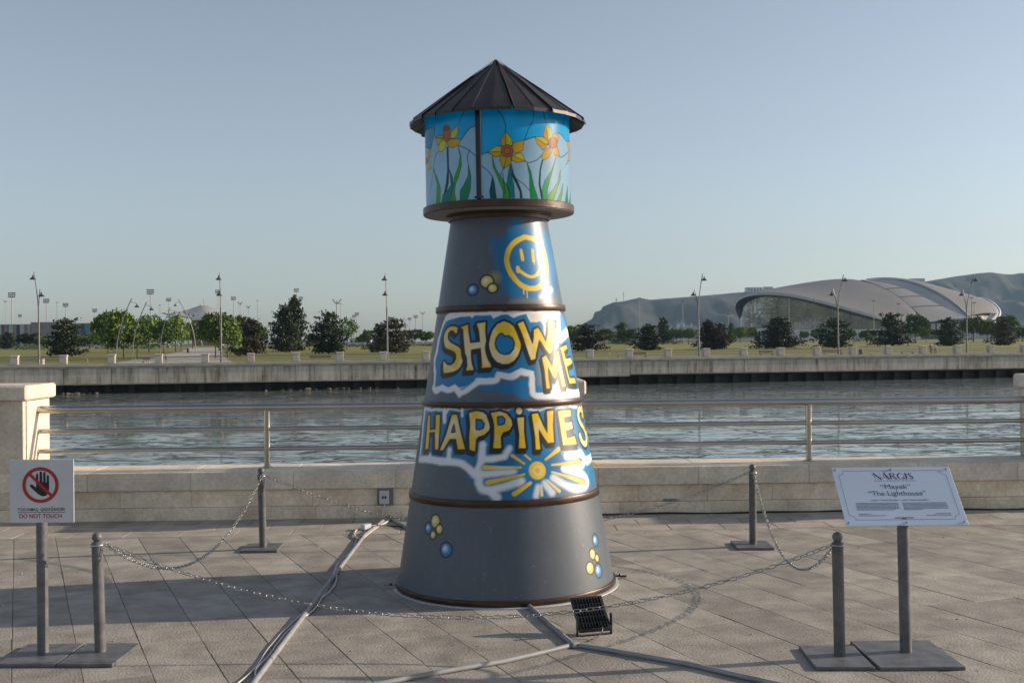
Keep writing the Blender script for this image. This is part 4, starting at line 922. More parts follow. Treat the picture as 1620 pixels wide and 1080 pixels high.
tube_thing('conduit_pipe', [J0 + Vector((-.03, -.012, 0))] + gpath([(860, 1031), (800, 1045), (700, 1062), (596, 1082)], .013) + [(-1.6, 4.85, .013)], .013, M['conduit'], 'pale grey conduit pipe bending away from the floodlight junction towards the warning sign', 'pipe', None, 10)
tube_thing('conduit_pipe', [J0 + Vector((.03, -.01, 0))] + gpath([(960, 1027), (1080, 1048), (1240, 1084)], .0135) + [(2.1, 4.95, .0135)], .0135, M['conduit'], 'grey conduit pipe from the floodlight junction towards the information plate', 'pipe', None, 10)
jb = MB().cbox(-.022, .022, -.019, .019, 0.0, .032, .006).build('conduit_joint', M['conduit'], None, None, (J0.x, J0.y, 0), .5); tag(jb, 'grey conduit joint where three pipes meet beside the floodlight', 'pipe joint')
Zc = lambda pts: [(370 + x / 3.085, 730 + y / 3.085) for x, y in pts]
c1 = [(772,268),(700,310),(640,345),(600,372),(592,400),(575,440),(535,470),(505,495),(490,530),(474,580),(466,604),(430,655),(398,690),(352,725),(298,775),(240,825),(195,880),(158,922),(128,975),(98,1012),(60,1050),(16,1082)]
c2 = [(764,278),(692,325),(650,357),(612,392),(584,432),(556,466),(520,492),(495,522),(502,568),(492,602),(462,640),(432,657),(408,702),(378,732),(330,767),(290,802),(255,832),(210,890),(168,952),(124,990),(100,1022),(112,1060),(106,1090)]
tube_thing('power_cable', gpath(Zc(c1), .006), .0052, M['cable'], 'white power cable on the outer side, twisting along the long conduit pipe', 'cable', 'white cables along the conduit', 8, 2)
tube_thing('power_cable', gpath(Zc(c2), .012), .0052, M['cable'], 'white power cable on the inner side, lying against the long conduit pipe', 'cable', 'white cables along the conduit', 8, 2)
# wall socket
wx = -1.20
ob = empty('wall_socket', ((WO + WD * wx).x, (WO + WD * wx).y, 0.0), WALL_A, 'white wall socket in a grey frame on the parapet', 'socket')
MB().cbox(-.075, .075, -.022, .012, .120, .276, .003).build('frame', M['boxgrey'], ob)
sp_ = MB().cbox(-.052, .038, -.052, -.022, .132, .258, .005).build('cover', M['white'], ob)
MB().cbox(-.028, -.010, -.0535, -.050, .185, .208, .001).build('socket_hole', M['black'], sp_); MB().cbox(-.004, .014, -.0535, -.050, .185, .208, .001).build('socket_hole', M['black'], sp_)
pw = WO + WD * wx
tube_thing('power_cable', [(pw.x, pw.y - .04, .132), (pw.x - .012, pw.y - .045, .09), (pw.x - .02, pw.y - .06, .03), (pw.x + .01, pw.y - .1, .012), (pw.x + .06, pw.y - .2, .010)] + gpath([(612, 826), (596, 832)], .01), .007, M['cable'], 'white power cable dropping from the wall socket to the paving', 'cable', None, 8, 2)
pa = on_ground(579, 838, 0)
ad = empty('power_adapter', (pa.x, pa.y, 0), 0.9, 'white cable connector with a black plug lying by the conduit', 'connector')
MB().cbox(-.045, .045, -.026, .026, .004, .052, .006).build('body', M['white'], ad); MB().lathe([(.018, 0), (.018, .05), (.008, .09)], 12).build('plug', M['black'], ad, 40, (.045, 0, .028)).rotation_euler = (0, R(90), 0)
tube_thing('power_cable', [(pa.x - .03, pa.y - .03, .03)] + gpath([(566, 836), (560, 842), (562, 850), (572, 852)], .012), .006, M['cable'], 'white cable loop at the connector by the conduit', 'cable', None, 8, 2)
tube_thing('power_cable', [(pa.x + .09, pa.y + .1, .025)] + gpath([(615, 831), (642, 833)], .006) + [(-.4, 9.3, .006), (0, 8.45, .006)], .005, M['black'], 'thin black cable from the connector going behind the lighthouse', 'cable', None, 6, 2)
pts = [WO + WD * x + WN * (-.035 + .012 * math.sin(x * 2.3) + .01 * math.sin(x * 5.1)) for x in np.arange(.2, 8.5, .15)]
tube_thing('power_cable', [(p.x, p.y, .009 + .004 * math.sin(i)) for i, p in enumerate(pts)], .008, M['black'], 'black cable lying along the foot of the parapet', 'cable', None, 8)
for x0, x1, lab in ((-.98, -.72, 'small grey metal plate on the parapet ledge beside the wall socket'), (1.42, 1.55, 'small grey metal plate on the parapet behind the sagging chain')):
    p = WO + WD * x0; tag(MB().cbox(0, x1 - x0, -.022, .012, .121, .140, .002).build('cover_plate', M['boxgrey'], None, None, (p.x, p.y, 0), WALL_A), lab, 'plate')
# floodlight
fl = empty('floodlight', (0.455, 6.33, 0), 0.30, 'black LED floodlight with cooling fins tilted up at the lighthouse', 'floodlight')
hd = MB().cbox(-.094, .094, -.012, .012, -.108, .108, .003).build('housing', M['black'], fl); hd.location = (0, .085, .105); hd.rotation_euler = (R(-44), 0, 0)
MB().cbox(-.03, .03, -.020, -.012, -.106, -.098, .002).build('driver_box', M['black'], hd)
for r_ in range(5):
    for i in range(9):
        x = -.072 + i * .018; z = -.078 + r_ * .039
        MB().cbox(x - .0022, x + .0022, -.024, -.011, z - .016, z + .016, .0008).build('fin', M['black'], hd)
br = MB()
for sx in (-1, 1): br.cbox(sx * .101 - .003, sx * .101 + .003, -.012, .012, 0, .115, .001)
br.cbox(-.104, .104, -.012, .012, .0, .005, .001); br.build('bracket', M['black'], fl, None, (0, .03, .001))
MB().tube(smooth_path([(.0, .05, .05), (.02, 0, .075), (.03, -.04, .05), (-.02, -.07, .012), (-.09, -.10, .006)], 2), .004, 6).build('lead', M['black'], fl, 60)
# ================================================================ TREES
M['bark'] = pm('bark', (0.11, 0.085, 0.06), 0.9, var=0.3, scale=3)
def leafmat(name, c, c2):
    m = pm(name, c, 0.65, var=0.25, scale=0.75, col2=c2, objvar=0.16, detail=3)
    m.node_tree.nodes['Principled BSDF'].inputs['Specular IOR Level'].default_value = 0.25
    return m
M['pine'] = leafmat('pine_needles', (0.034, 0.054, 0.016), (0.012, 0.021, 0.008))
M['pineb'] = leafmat('dry_pine_needles', (0.062, 0.050, 0.022), (0.020, 0.022, 0.010))
M['leaf'] = leafmat('broad_leaves', (0.085, 0.14, 0.022), (0.04, 0.078, 0.013))
M['leafb'] = leafmat('bright_leaves', (0.14, 0.20, 0.030), (0.07, 0.115, 0.018))
def quads(mb_v, mb_f, c, size, r_, flat=0.0):
    a = Vector((r_.gauss(0, 1), r_.gauss(0, 1), r_.gauss(0, 1))).normalized(); b = a.orthogonal().normalized(); q = a.cross(b)
    t = r_.uniform(0, 6.28); u = (b * math.cos(t) + q * math.sin(t)) * size; v = (q * math.cos(t) - b * math.sin(t)) * size * r_.uniform(.5, .9)
    k = len(mb_v); mb_v += [c - u * .5, c + v * .5, c + u * .5, c - v * .5]; mb_f.append((k, k + 1, k + 2, k + 3))
def crown_pine(sd, dens=1.0, wid=1.0):      # unit height 1; ragged boughs with gaps, fuller low down
    r_ = random.Random(sd); V, Fc = [], []; br = []
    lean = r_.uniform(-.07, .07); tiers = r_.choice((9, 11, 13)); a0, a1 = r_.uniform(0, 6.28), r_.uniform(0, 6.28); pw = r_.uniform(.42, .75); lo = r_.uniform(.5, .8)
    for i in range(tiers):
        h = 0.10 + 0.80 * i / (tiers - 1) + r_.uniform(-.025, .025)
        rad = wid * (0.50 * (1 - h) ** pw * min(1.0, lo + h * 1.9) + 0.04) * r_.uniform(.72, 1.15)
        nb = max(4, int(12 * (1 - h) + 4))
        for j in range(nb):
            az = 6.283 * (j + r_.uniform(-.6, .6)) / nb; L_ = rad * r_.uniform(.4, 1.15) * (1 + .22 * math.cos(az - a0) + .14 * math.cos(2 * az - a1)); z_ = h + r_.uniform(-.045, .06)
            o_ = Vector((lean * h, 0, h - .04)); tip = Vector((math.cos(az) * L_ + lean * h, math.sin(az) * L_, z_)); br.append((o_, tip))
            for f in (0.35, 0.62, 0.85, 1.0):
                c = o_.lerp(tip, f); rr = 0.062 * r_.uniform(.7, 1.35)
                for _ in range(int(13 * dens)):
                    d = Vector((r_.gauss(0, 1), r_.gauss(0, 1), r_.gauss(0, .7))) * rr * .62
                    quads(V, Fc, c + d, 0.060 * r_.uniform(.6, 1.3), r_)
    for _ in range(int(70 * dens)):
        quads(V, Fc, Vector((lean + r_.gauss(0, .03), r_.gauss(0, .03), r_.uniform(.84, 1.0))), .045, r_)
    return V, Fc, br
def crown_broad(sd, dens=1.0, droop=False):  # crown from z .24 to 1, lumpy
    r_ = random.Random(sd); V, Fc = [], []; br = []
    for j in range(46):
        az = r_.uniform(0, 6.283); ph = math.asin(r_.uniform(-.85, 1.0)); rad = r_.uniform(.45, 1.0) ** .6
        c = Vector((math.cos(az) * math.cos(ph) * .40 * rad, math.sin(az) * math.cos(ph) * .40 * rad, .60 + math.sin(ph) * .32 * rad))
        br.append((Vector((0, 0, .30)), c)); rr = r_.uniform(.09, .155)
        for _ in range(int(58 * dens)):
            d = Vector((r_.gauss(0, 1), r_.gauss(0, 1), r_.gauss(0, .8))); d = d.normalized() * rr * r_.random() ** .4
            if droop: d.z -= abs(r_.gauss(0, .06))
            quads(V, Fc, c + d, 0.068 * r_.uniform(.6, 1.35), r_)
    return V, Fc, br
def tree_meshes(kind, sd):
    V, Fc, br = {'pine': lambda: crown_pine(sd), 'wide': lambda: crown_pine(sd, 1.0, 1.25), 'broad': lambda: crown_broad(sd), 'willow': lambda: crown_broad(sd, 1.1, True), 'airy': lambda: crown_broad(sd, .35)}[kind]()
    me = bpy.data.meshes.new('crown'); me.from_pydata(V, [], Fc); me.update()
    t = MB(); z1 = 0.95 if kind in ('pine', 'wide') else 0.6
    t.tube([(0, 0, -.02), (.004, .003, .15), (-.004, 0, .4), (0, 0, z1)], [.022, .017, .012, .003], 7)
    for a, b in br[::2]: t.tube([a, a.lerp(b, .5) + Vector((0, 0, .01)), b], [.006, .004, .0015], 4)
    return me, t.mesh('trunk', [M['bark']])
TM = {k: [tree_meshes(k, 100 + i * 7 + len(k)) for i in range(6 if k in ('pine', 'wide', 'broad') else 3)] for k in ('pine', 'wide', 'broad', 'willow', 'airy')}
tcount = 0
def tree(px_, base, top, w, kind, mat, label, depth=None, group='trees in the far park'):
    global tcount
    p = land_at(px_, base) if depth is None else Vector((at(px_, base, depth).x, depth, prof(depth)))
    h = (base - top) / F * p.y * (1.0 if depth is None else 1.0)
    if depth is not None: h = at(px_, top, depth).z - p.z
    ww = w / F * p.y / {'pine': .84, 'wide': .98, 'broad': .68, 'willow': .66, 'airy': .78}[kind]
    e = empty('pine_tree' if kind in ('pine', 'wide') else 'broadleaf_tree', p, random.uniform(0, 6.28), label, 'tree', group)
    cm, tm = TM[kind][tcount % len(TM[kind])]; tcount += 1
    key = (cm.name, mat)
    if key not in CMC:
        c2 = cm.copy(); c2.name = 'crown'; c2.materials.append(M[mat]); CMC[key] = c2
    for me, nm in ((CMC[key], 'crown'), (tm, 'trunk')):
        o = mesh_obj(nm, me, None, e); o.scale = (ww, ww, h)
CMC = {}
for a in ((100, 564, 502, 66, 'wide', 'pine', 'dark bushy pine beside the forked lamp near the striped building'),
          (397, 563, 503, 62, 'wide', 'pineb', 'brownish bushy tree between the lamp and the tall pine pair'),
          (450, 557, 482, 52, 'pine', 'pine', 'tall dark pine, the front one of the close pair'),
          (464, 555, 466, 48, 'pine', 'pine', 'tallest dark pine, the rear one of the close pair'),
          (520, 560, 493, 58, 'wide', 'pine', 'dark leaning pine beside an airy thin tree'),
          (604, 557, 510, 36, 'wide', 'pine', 'dark round pine left against the straight lamp by the lighthouse'),
          (626, 559, 501, 52, 'wide', 'pineb', 'brownish broad pine behind the straight lamp by the lighthouse'),
          (929, 556, 512, 54, 'wide', 'pineb', 'brownish pine just past the lighthouse below the hill end'),
          (1025, 554, 512, 54, 'wide', 'pine', 'dark low pine in front of the white roof vents below the hill'),
          (1122, 553, 505, 42, 'pine', 'pineb', 'brownish pine behind the forked lamp between hill and arena'),
          (1138, 553, 511, 36, 'wide', 'pineb', 'low brownish pine touching the one behind the forked lamp'),
          (1228, 551, 500, 60, 'wide', 'pine', 'dark conical pine in front of the arena glass wall'),
          (1320, 551, 503, 56, 'wide', 'pine', 'dark spreading pine behind the lamp before the arena roof'),
          (1411, 548, 494, 56, 'wide', 'pine', 'dense dark pine below the middle of the arena roof'),
          (1501, 547, 502, 50, 'wide', 'pine', 'dark round pine below the pale roof strip of the arena'),
          (1588, 546, 503, 40, 'wide', 'pineb', 'brownish tree past the arena under the hill')): tree(*a)
for a in ((171, 564, 491, 36, 'broad', 'leaf', 'leafy green tree at the start of the lamp lined path'), (196, 568, 486, 48, 'willow', 'leafb', 'bright feathery tree, widest beside the lamp lined path'),
          (217, 565, 503, 32, 'broad', 'leaf', 'narrow green tree behind the second leaning lamp'), (236, 557, 494, 36, 'willow', 'leafb', 'bright feathery tree under the tallest floodlight mast'),
          (259, 560, 504, 32, 'broad', 'leaf', 'round green tree by the third leaning lamp'), (278, 556, 497, 34, 'willow', 'leafb', 'bright feathery tree below the canopy tip'),
          (305, 552, 508, 26, 'broad', 'leaf', 'green tree in front of the stadium canopy'), (341, 567, 489, 44, 'broad', 'leaf', 'large leafy tree beside the straight lamp on the path side'),
          (360, 565, 497, 38, 'willow', 'leafb', 'bright green tree right behind the straight lamp on the path side'), (382, 556, 496, 28, 'broad', 'leafb', 'bright rounded tree above the brownish bushy tree'),
          (549, 553, 499, 32, 'airy', 'leaf', 'airy thin leaved tree beside the dark leaning pine'), (405, 556, 505, 26, 'broad', 'leafb', 'bright tree half hidden by the brownish bushy tree')): tree(*a)
FAR = 'distant trees along the park edge'
for a in ((11, 552, 525, 28, 'pine', 'pine', 'small dark tree at the edge of the striped building'), (47, 552, 525, 32, 'broad', 'pine', 'dark round tree before the brown block'), (66, 552, 530, 22, 'broad', 'leaf', 'small green tree beside the forked lamp'),
          (142, 552, 527, 40, 'broad', 'leaf', 'low green tree below the coloured panels'), (125, 552, 531, 24, 'broad', 'leaf', 'low green tree touching the dark bushy pine'),
          (582, 547, 519, 13, 'broad', 'leaf', 'slim green tree far back on the lawn edge'), (573, 547, 528, 16, 'broad', 'leaf', 'small green tree next to the slim one'), (656, 546, 519, 24, 'broad', 'pineb', 'brownish far tree near the lighthouse'), (674, 546, 522, 22, 'broad', 'leaf', 'green far tree beside the lighthouse edge'),
          (906, 545, 514, 24, 'broad', 'leaf', 'green tree at the lighthouse edge below the hill'), (957, 545, 519, 28, 'broad', 'leaf', 'green tree behind the brownish pine below the hill'), (982, 544, 509, 30, 'pine', 'leaf', 'conical green tree below the hill cliff'), (997, 544, 520, 20, 'broad', 'leaf', 'round green tree beside the conical one'),
          (1052, 543, 501, 26, 'pine', 'pine', 'tall tapering conifer between two pines'), (1070, 543, 518, 24, 'broad', 'leaf', 'round green tree beside the tapering conifer'), (1090, 543, 518, 20, 'broad', 'leaf', 'small round tree near the thin flagpole'),
          (1146, 542, 512, 7, 'pine', 'pine', 'very narrow dark poplar'), (1156, 542, 509, 18, 'pine', 'leaf', 'slender green tree beside the narrow poplar'), (1171, 542, 516, 20, 'broad', 'leafb', 'small bright tree before the arena rim'), (1189, 541, 515, 14, 'broad', 'leafb', 'tiny bright tree below the arena glass'),
          (1272, 540, 522, 14, 'broad', 'leafb', 'tiny bright tree before the white wall'), (1292, 540, 520, 18, 'broad', 'leaf', 'small dark green tree before the white wall'), (1344, 541, 519, 18, 'broad', 'leaf', 'green tree beside the spreading pine'), (1372, 541, 520, 20, 'broad', 'leaf', 'small green tree between lamp and dense pine'),
          (1448, 542, 496, 30, 'broad', 'leaf', 'tall green tree below the arena roof edge'), (1465, 541, 515, 18, 'broad', 'leafb', 'small bright tree beside the tall green one'), (1540, 541, 498, 32, 'broad', 'leaf', 'large green tree behind the last forked lamp'), (1562, 541, 505, 24, 'broad', 'leafb', 'bright tree at the arena rim foot'),
          (1590, 541, 496, 38, 'willow', 'leafb', 'yellow green tree past the arena rim'), (1617, 540, 516, 18, 'broad', 'pineb', 'brownish small tree under the hill')): tree(*a, group=FAR)
def hedge(x0, x1, base, hgt, lab):
    a, b = land_at(x0, base), land_at(x1, base); r_ = random.Random(x0); V, Fc = [], []; L_ = (b - a).length
    for _ in range(int(L_ * 34)):
        t = r_.random(); c = a.lerp(b, t) + Vector((r_.gauss(0, .3), r_.gauss(0, .5), hgt * r_.random() ** .7 * (.75 + .25 * math.sin(t * 40)))); quads(V, Fc, c, .38, r_)
    me = bpy.data.meshes.new('hedge'); me.from_pydata(V, [], Fc); me.materials.append(M['leaf']); me.update(); o = mesh_obj('hedge', me); tag(o, lab, 'hedge')
hedge(160, 250, 552, 1.5, 'low clipped hedge before the parked cars'); hedge(545, 620, 548.5, 1.0, 'low hedge line behind the airy tree'); hedge(640, 690, 547.5, 1.0, 'low hedge ending at the lighthouse')
hedge(960, 1080, 544.5, 1.2, 'low hedge below the hill cliff'); hedge(1345, 1400, 541.5, 2.2, 'tall hedge before the arena foot'); hedge(1570, 1625, 541.5, 2.4, 'hedge under the hill past the arena'); hedge(20, 75, 553, 1.5, 'low hedge before the striped building')
# ================================================================ LAMPS AND MASTS
M['lampm'] = pm('lamp_metal', (0.19, 0.185, 0.18), 0.5, 0.4, var=0.2, scale=1)
M['mast'] = pm('mast_metal', (0.32, 0.32, 0.32), 0.55, 0.3, var=0.15, scale=1)
M['lampd'] = pm('lamp_head_dark', (0.05, 0.05, 0.052), 0.5, var=0.2)
def head(parent, p, s=1.0):
    MB().lathe([(.04 * s, .45 * s), (.07 * s, .24 * s), (.26 * s, .08 * s), (.33 * s, 0), (.24 * s, -.04 * s)], 10).build('lamp_head', M['lampd'], parent, 40, p)
def fork_lamp(base, fork, tall, short, lab):
    s_ = q_s(base[0]); Y = qp(s_, 3.2).y
    b_ = at(base[0], base[1], Y); b_.z = LAND; f_ = at(*fork, Y) - b_; t_ = at(*tall, Y) - b_; h_ = at(*short, Y) - b_
    e = empty('park_lamp', b_, 0, lab, 'lamp', 'tall two-armed lamps on the far promenade')
    MB().tube([(0, 0, 0), f_ * .5, f_], [.13, .11, .09], 8).build('pole', M['lampm'], e, 50)
    m1 = f_.lerp(t_, .5) - Vector(((t_.x - f_.x) * .12, 0, 0))
    MB().tube(smooth_path([f_ * .75, f_, m1, t_], 2), .06, 6).build('arm', M['lampm'], e, 50)
    m2 = f_.lerp(h_, .5) - Vector(((h_.x - f_.x) * .1, 0, 0))
    MB().tube(smooth_path([f_ * .75, f_, m2, h_], 2), .055, 6).build('arm', M['lampm'], e, 50)
    for q, dx in ((t_, .22 if tall[0] > base[0] + 2 else -.12), (h_, .15 if short[0] > base[0] else -.15)):
        head(e, q + Vector((dx, 0, -.85)), 1.15); MB().tube([q + Vector((0, 0, -.5)), q + Vector((dx, 0, -.4))], .03, 5).build('bracket', M['lampm'], e)
fork_lamp((62, 576), (61, 487), (53.5, 430), (63.5, 457), 'forked lamp beside the dark bushy pine near the striped building')
fork_lamp((350, 573), (349, 486), (347.3, 431), (348.6, 456), 'straight lamp with stacked heads beside the path trees')
fork_lamp((613, 569), (612, 486), (609.5, 432), (610.8, 456), 'straight lamp with stacked heads near the lighthouse')
fork_lamp((1106, 562), (1104.5, 487), (1111.5, 433), (1098.5, 457), 'forked lamp between the hill and the arena')
fork_lamp((1326.5, 558.5), (1325, 486), (1334.5, 434.5), (1317.5, 457), 'forked lamp in front of the arena main roof')
fork_lamp((1529.5, 556), (1529, 487), (1541, 434.5), (1522.5, 457.5), 'forked lamp in front of the arena right end')
for (bx, by), (tx, ty), sgn, lab in (((183, 573), (208.4, 472), 1, 'leaning path lamp by the widest feathery tree'), ((209, 571), (232, 477.5), 1, 'second leaning path lamp beside the narrow green tree'), ((253, 563), (269.5, 486), 1, 'third leaning path lamp by the round green tree'),
                                     ((286, 557), (301, 491), 1, 'farthest leaning lamp on the path before the canopy'), ((310.5, 560), (282, 473), -1, 'leaning path lamp bent the opposite way to the others')):
    p = land_at(bx, by); t_ = at(tx, ty, p.y) - p; e = empty('path_lamp', p, 0, lab, 'lamp', 'leaning lamps along the park path')
    MB().tube(smooth_path([(0, 0, 0), (t_.x * .12, 0, t_.z * .4), (t_.x * .5, 0, t_.z * .72), t_], 2), .07, 7).build('pole', M['lampm'], e, 50)
    q = t_ * .93 + Vector((sgn * .9, 0, -.1)); MB().tube([t_ * .95, q], .03, 5).build('arm', M['lampm'], e); head(e, q + Vector((0, 0, -.5)), 1.2)
def mast(x, top, kind, w, depth=700.0, lab=''):
    t_ = at(x, top, depth); b_ = Vector((t_.x, depth, prof(depth))); h = t_.z - b_.z
    e = empty('floodlight_mast' if kind != 'thin' else 'light_pole', b_, 0, lab, 'mast' if kind != 'thin' else 'lamp', 'stadium lights behind the trees'); ww = w / F * depth
    if kind == 'thin':
        MB().tube([(0, 0, 0), (0, 0, h)], [.16, .10], 6).build('pole', M['lampm'], e); MB().box(-.7, .7, -.2, .2, h - .3, h).build('lamp_head', M['lampd'], e); return
    hh = ww * (.75 if kind == 'panel' else .6)
    MB().tube([(0, 0, 0), (0, 0, h - (hh if kind == 'panel' else hh * .3))], [ww * .09, ww * .06], 7).build('pole', M['mast'], e)
    rows_ = 3
    for i in range(rows_):
        z = h - hh + hh * (i + .5) / rows_
        if kind == 'panel':
            MB().box(-ww / 2, ww / 2, -.1, .1, z - .08, z + .08).build('crossbar', M['mast'], e)
            for j in range(4): MB().box(-ww / 2 + ww * (j + .12) / 4, -ww / 2 + ww * (j + .88) / 4, -.5, -.12, z - hh * .13, z + hh * .10).build('floodlight', M['lampd'] if (i + j) % 3 else M['mast'], e)
        else:
            for sg_ in (-1, 1):
                xx = sg_ * ww * (.18 + .14 * i); MB().box(xx - ww * .10, xx + ww * .10, -.4, .1, z - hh * .10, z + hh * .10).build('floodlight', M['mast'], e)
    if kind == 'v':
        for sg_ in (-1, 1): MB().tube([(0, 0, h - hh * 1.1), (sg_ * ww * .5, 0, h)], .12, 5).build('arm', M['mast'], e)
for i, (x, tp, kd, w, lab) in enumerate(((8.5, 475, 'v', 5, 'slim forked floodlight mast over the striped panels'), (19, 462, 'panel', 12, 'tall floodlight mast beside the slim forked one'), (32, 497, 'panel', 6, 'short floodlight mast over the striped panels'), (73.5, 472, 'panel', 10, 'floodlight mast just past the forked lamp'),
        (90, 478, 'thin', 3, 'thin light pole between two floodlight masts'), (104, 479, 'panel', 9, 'floodlight mast behind the dark bushy pine'), (150, 488, 'panel', 8, 'floodlight mast beside the feathery path trees'), (238, 457, 'panel', 12, 'tallest thick floodlight mast behind the path trees'), (253, 482, 'thin', 3, 'thin light pole beside the tallest mast'),
        (267, 471, 'panel', 8, 'floodlight mast beside the canopy tip'), (345, 458, 'panel', 9, 'floodlight mast right behind the straight lamp'), (369.5, 469, 'panel', 8, 'floodlight mast first past the straight lamp'), (380, 477, 'v', 8, 'forked floodlight mast second past the straight lamp'), (393, 483, 'v', 7, 'low forked floodlight mast above the brownish tree'), (407, 475, 'thin', 3, 'thin light pole before the tall pine pair'),
        (469, 456, 'panel', 8, 'floodlight mast rising behind the tall pine pair'), (476, 469, 'panel', 7, 'lower floodlight mast behind the tall pine pair'), (533, 473, 'v', 13, 'wide forked floodlight mast over the dark leaning pine'), (538.5, 480, 'thin', 3, 'thin light pole beside the wide forked mast'), (560, 498, 'panel', 6, 'small floodlight mast over the airy tree'), (564.5, 494, 'panel', 7, 'floodlight mast close behind the small one'),
        (568, 516, 'thin', 3, 'short thin light pole near the slim green tree'), (648, 502, 'panel', 6, 'small floodlight mast near the lighthouse'), (657.5, 498, 'panel', 7, 'middle floodlight mast of the three near the lighthouse'), (668.5, 493, 'v', 7, 'tallest of the three floodlight masts near the lighthouse'))): mast(x, tp, kd, w, 700 + (i % 3) * 12, lab)
for x, tp, d_, lab in ((1011.5, 471, 520, 'tall pale thin pole below the hill cliff'), (1080, 476, 520, 'pale thin pole beside the small round tree'), (1152, 496, 500, 'thin pole before the arena rim'), (1248, 470, 480, 'thin pole before the arena glass'), (1382, 475, 480, 'twin-headed pole before the arena roof'), (1421, 480, 480, 'thin pole beside the dense pine'), (1537, 470, 480, 'thin pole beside the last forked lamp'), (1541, 478, 480, 'shorter thin pole beside the last forked lamp')):
    mast(x, tp, 'thin', 3, d_, lab)
# ================================================================ FAR BUILDINGS
M['shellA'] = pm('roof_shell_grey', (0.135, 0.132, 0.128), 0.55, var=0.06, scale=0.05, bump=0.2, bscale=1.0)
M['shellC'] = pm('roof_shell_warm', (0.18, 0.162, 0.145), 0.55, var=0.08, scale=0.05, bump=0.2, bscale=1.0)
M['shellB'] = pm('roof_strip_pale', (0.235, 0.232, 0.225), 0.5, var=0.06, scale=0.05)
M['fascia'] = pm('roof_fascia', (0.16, 0.18, 0.21), 0.45, var=0.1, scale=0.1)
M['rim'] = pm('roof_rim_white', (0.55, 0.56, 0.57), 0.5, var=0.08, scale=0.1)
M['fglass'] = pm('arena_glass', (0.42, 0.46, 0.48), 0.12, 0.85, var=0.25, scale=0.15)
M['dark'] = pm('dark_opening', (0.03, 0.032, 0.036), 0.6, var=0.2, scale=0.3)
M['bwhite'] = pm('white_wall', (0.60, 0.60, 0.60), 0.7, var=0.08, scale=0.2)
P3 = lambda pts: [at(*p) for p in pts]
def dens(pts, n=36):
    q = [Vector(p) for p in pts]
    for _ in range(2):
        o_ = [q[0]]
        for a, b in zip(q, q[1:]): o_ += [a.lerp(b, .25), a.lerp(b, .75)]
        q = o_ + [q[-1]]
    cum = [0]
    for a, b in zip(q, q[1:]): cum.append(cum[-1] + (b - a).length)
    out = []; j = 0
    for i in range(n):
        d = cum[-1] * i / (n - 1)
        while j < len(q) - 2 and cum[j + 1] < d: j += 1
        out.append(q[j].lerp(q[j + 1], min(1, (d - cum[j]) / max(cum[j + 1] - cum[j], 1e-9))))
    return out
E1 = dens(P3([(1163,482,640),(1166,472,630),(1180,464.5,620),(1205,461.5,612),(1235,462.5,608),(1270,468,606),(1310,478,606),(1350,489,608),(1390,500,612),(1430,510,618),(1464,518,625)]))
R1 = dens(P3([(1163,481,642),(1180,465,690),(1217,457.3,720),(1260,449.3,730),(1300,443.3,730),(1335,440.3,725),(1362,443.2,710),(1395,454,690),(1425,471,665),(1450,495,640),(1470,519,626)]))
G1 = dens(P3([(1171,486,642),(1176,474.5,634),(1190,469.5,628),(1210,467.8,622),(1240,469.5,618),(1275,475.5,616),(1310,485,616),(1350,496,618),(1390,506,622),(1430,516,628),(1456,521,632)]))
ar = empty('arena_building', at(1370, 545, 650), 0, 'large arena with swooping grey shell roofs and a curved glass front', 'building'); ar.location.z = 0.2
O_ = ar.location
loc = lambda pts: [Vector(p) - O_ for p in pts]
MB().loft(loc(E1), loc(R1), 10, 1.2).build('main_roof_shell', M['shellA'], ar, 60)
MB().loft(loc(E1), loc([p + Vector((0, 0.3, -1.5)) for p in E1]), 1).build('roof_edge', M['rim'], ar, 60)
MB().loft(loc([p + Vector((0, 0.3, -1.5)) for p in E1]), loc(G1), 3, -.6).build('soffit', M['fascia'], ar, 60)
rimL = dens(P3([(1164,480,640),(1163,488,641),(1167,500,643),(1175,514,646)]), 14); rimI = dens(P3([(1172,484,644),(1171.5,490,645),(1174,501,646),(1177,514,647)]), 14)
MB().loft(loc(rimL), loc(rimI), 3).build('rim_panel', M['shellC'], ar, 60)
gb = [Vector((p.x, p.y + 1.0, 2.0)) for p in G1]
gm_ = MB(); r_ = random.Random(5); GN = 84; nr = 20
G2, gb2 = dens(G1, GN + 1), dens(gb, GN + 1)
for c in range(GN):
    for rr_ in range(nr):
        q = [G2[c].lerp(gb2[c], rr_ / nr), G2[c + 1].lerp(gb2[c + 1], rr_ / nr), G2[c + 1].lerp(gb2[c + 1], (rr_ + 1) / nr), G2[c].lerp(gb2[c], (rr_ + 1) / nr)]
        nrm = (q[1] - q[0]).cross(q[3] - q[0]); nrm = nrm.normalized() if nrm.length > 0 else Vector((0, -1, 0)); ta, tb = r_.gauss(0, .007), r_.gauss(0, .005)
        gm_.add([p - O_ + nrm * (ta * (1 if i in (1, 2) else -1) + tb * (1 if i > 1 else -1)) + (q[(i + 2) % 4] - p) * .03 for i, p in enumerate(q)], [(0, 1, 2, 3)])
tag(gm_.build('glass_panes', M['fglass'], ar), kind='stuff')
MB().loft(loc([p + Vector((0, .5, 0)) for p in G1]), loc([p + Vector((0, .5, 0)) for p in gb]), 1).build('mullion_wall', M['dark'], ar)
RA = dens(P3([(1362,443.6,712),(1395,454.6,692),(1425,471.8,667),(1450,495.6,642),(1470,509.5,630)]), 24); RC = dens(P3([(1372,443.6,713),(1412,449.5,703),(1455,466,682),(1495,487,658),(1532,503,642)]), 24)
RT = dens(P3([(1370,443.2,714),(1390,440.4,716),(1420,441,713),(1450,447.5,702),(1480,460,686),(1510,478,666),(1533,500,645)]), 24)
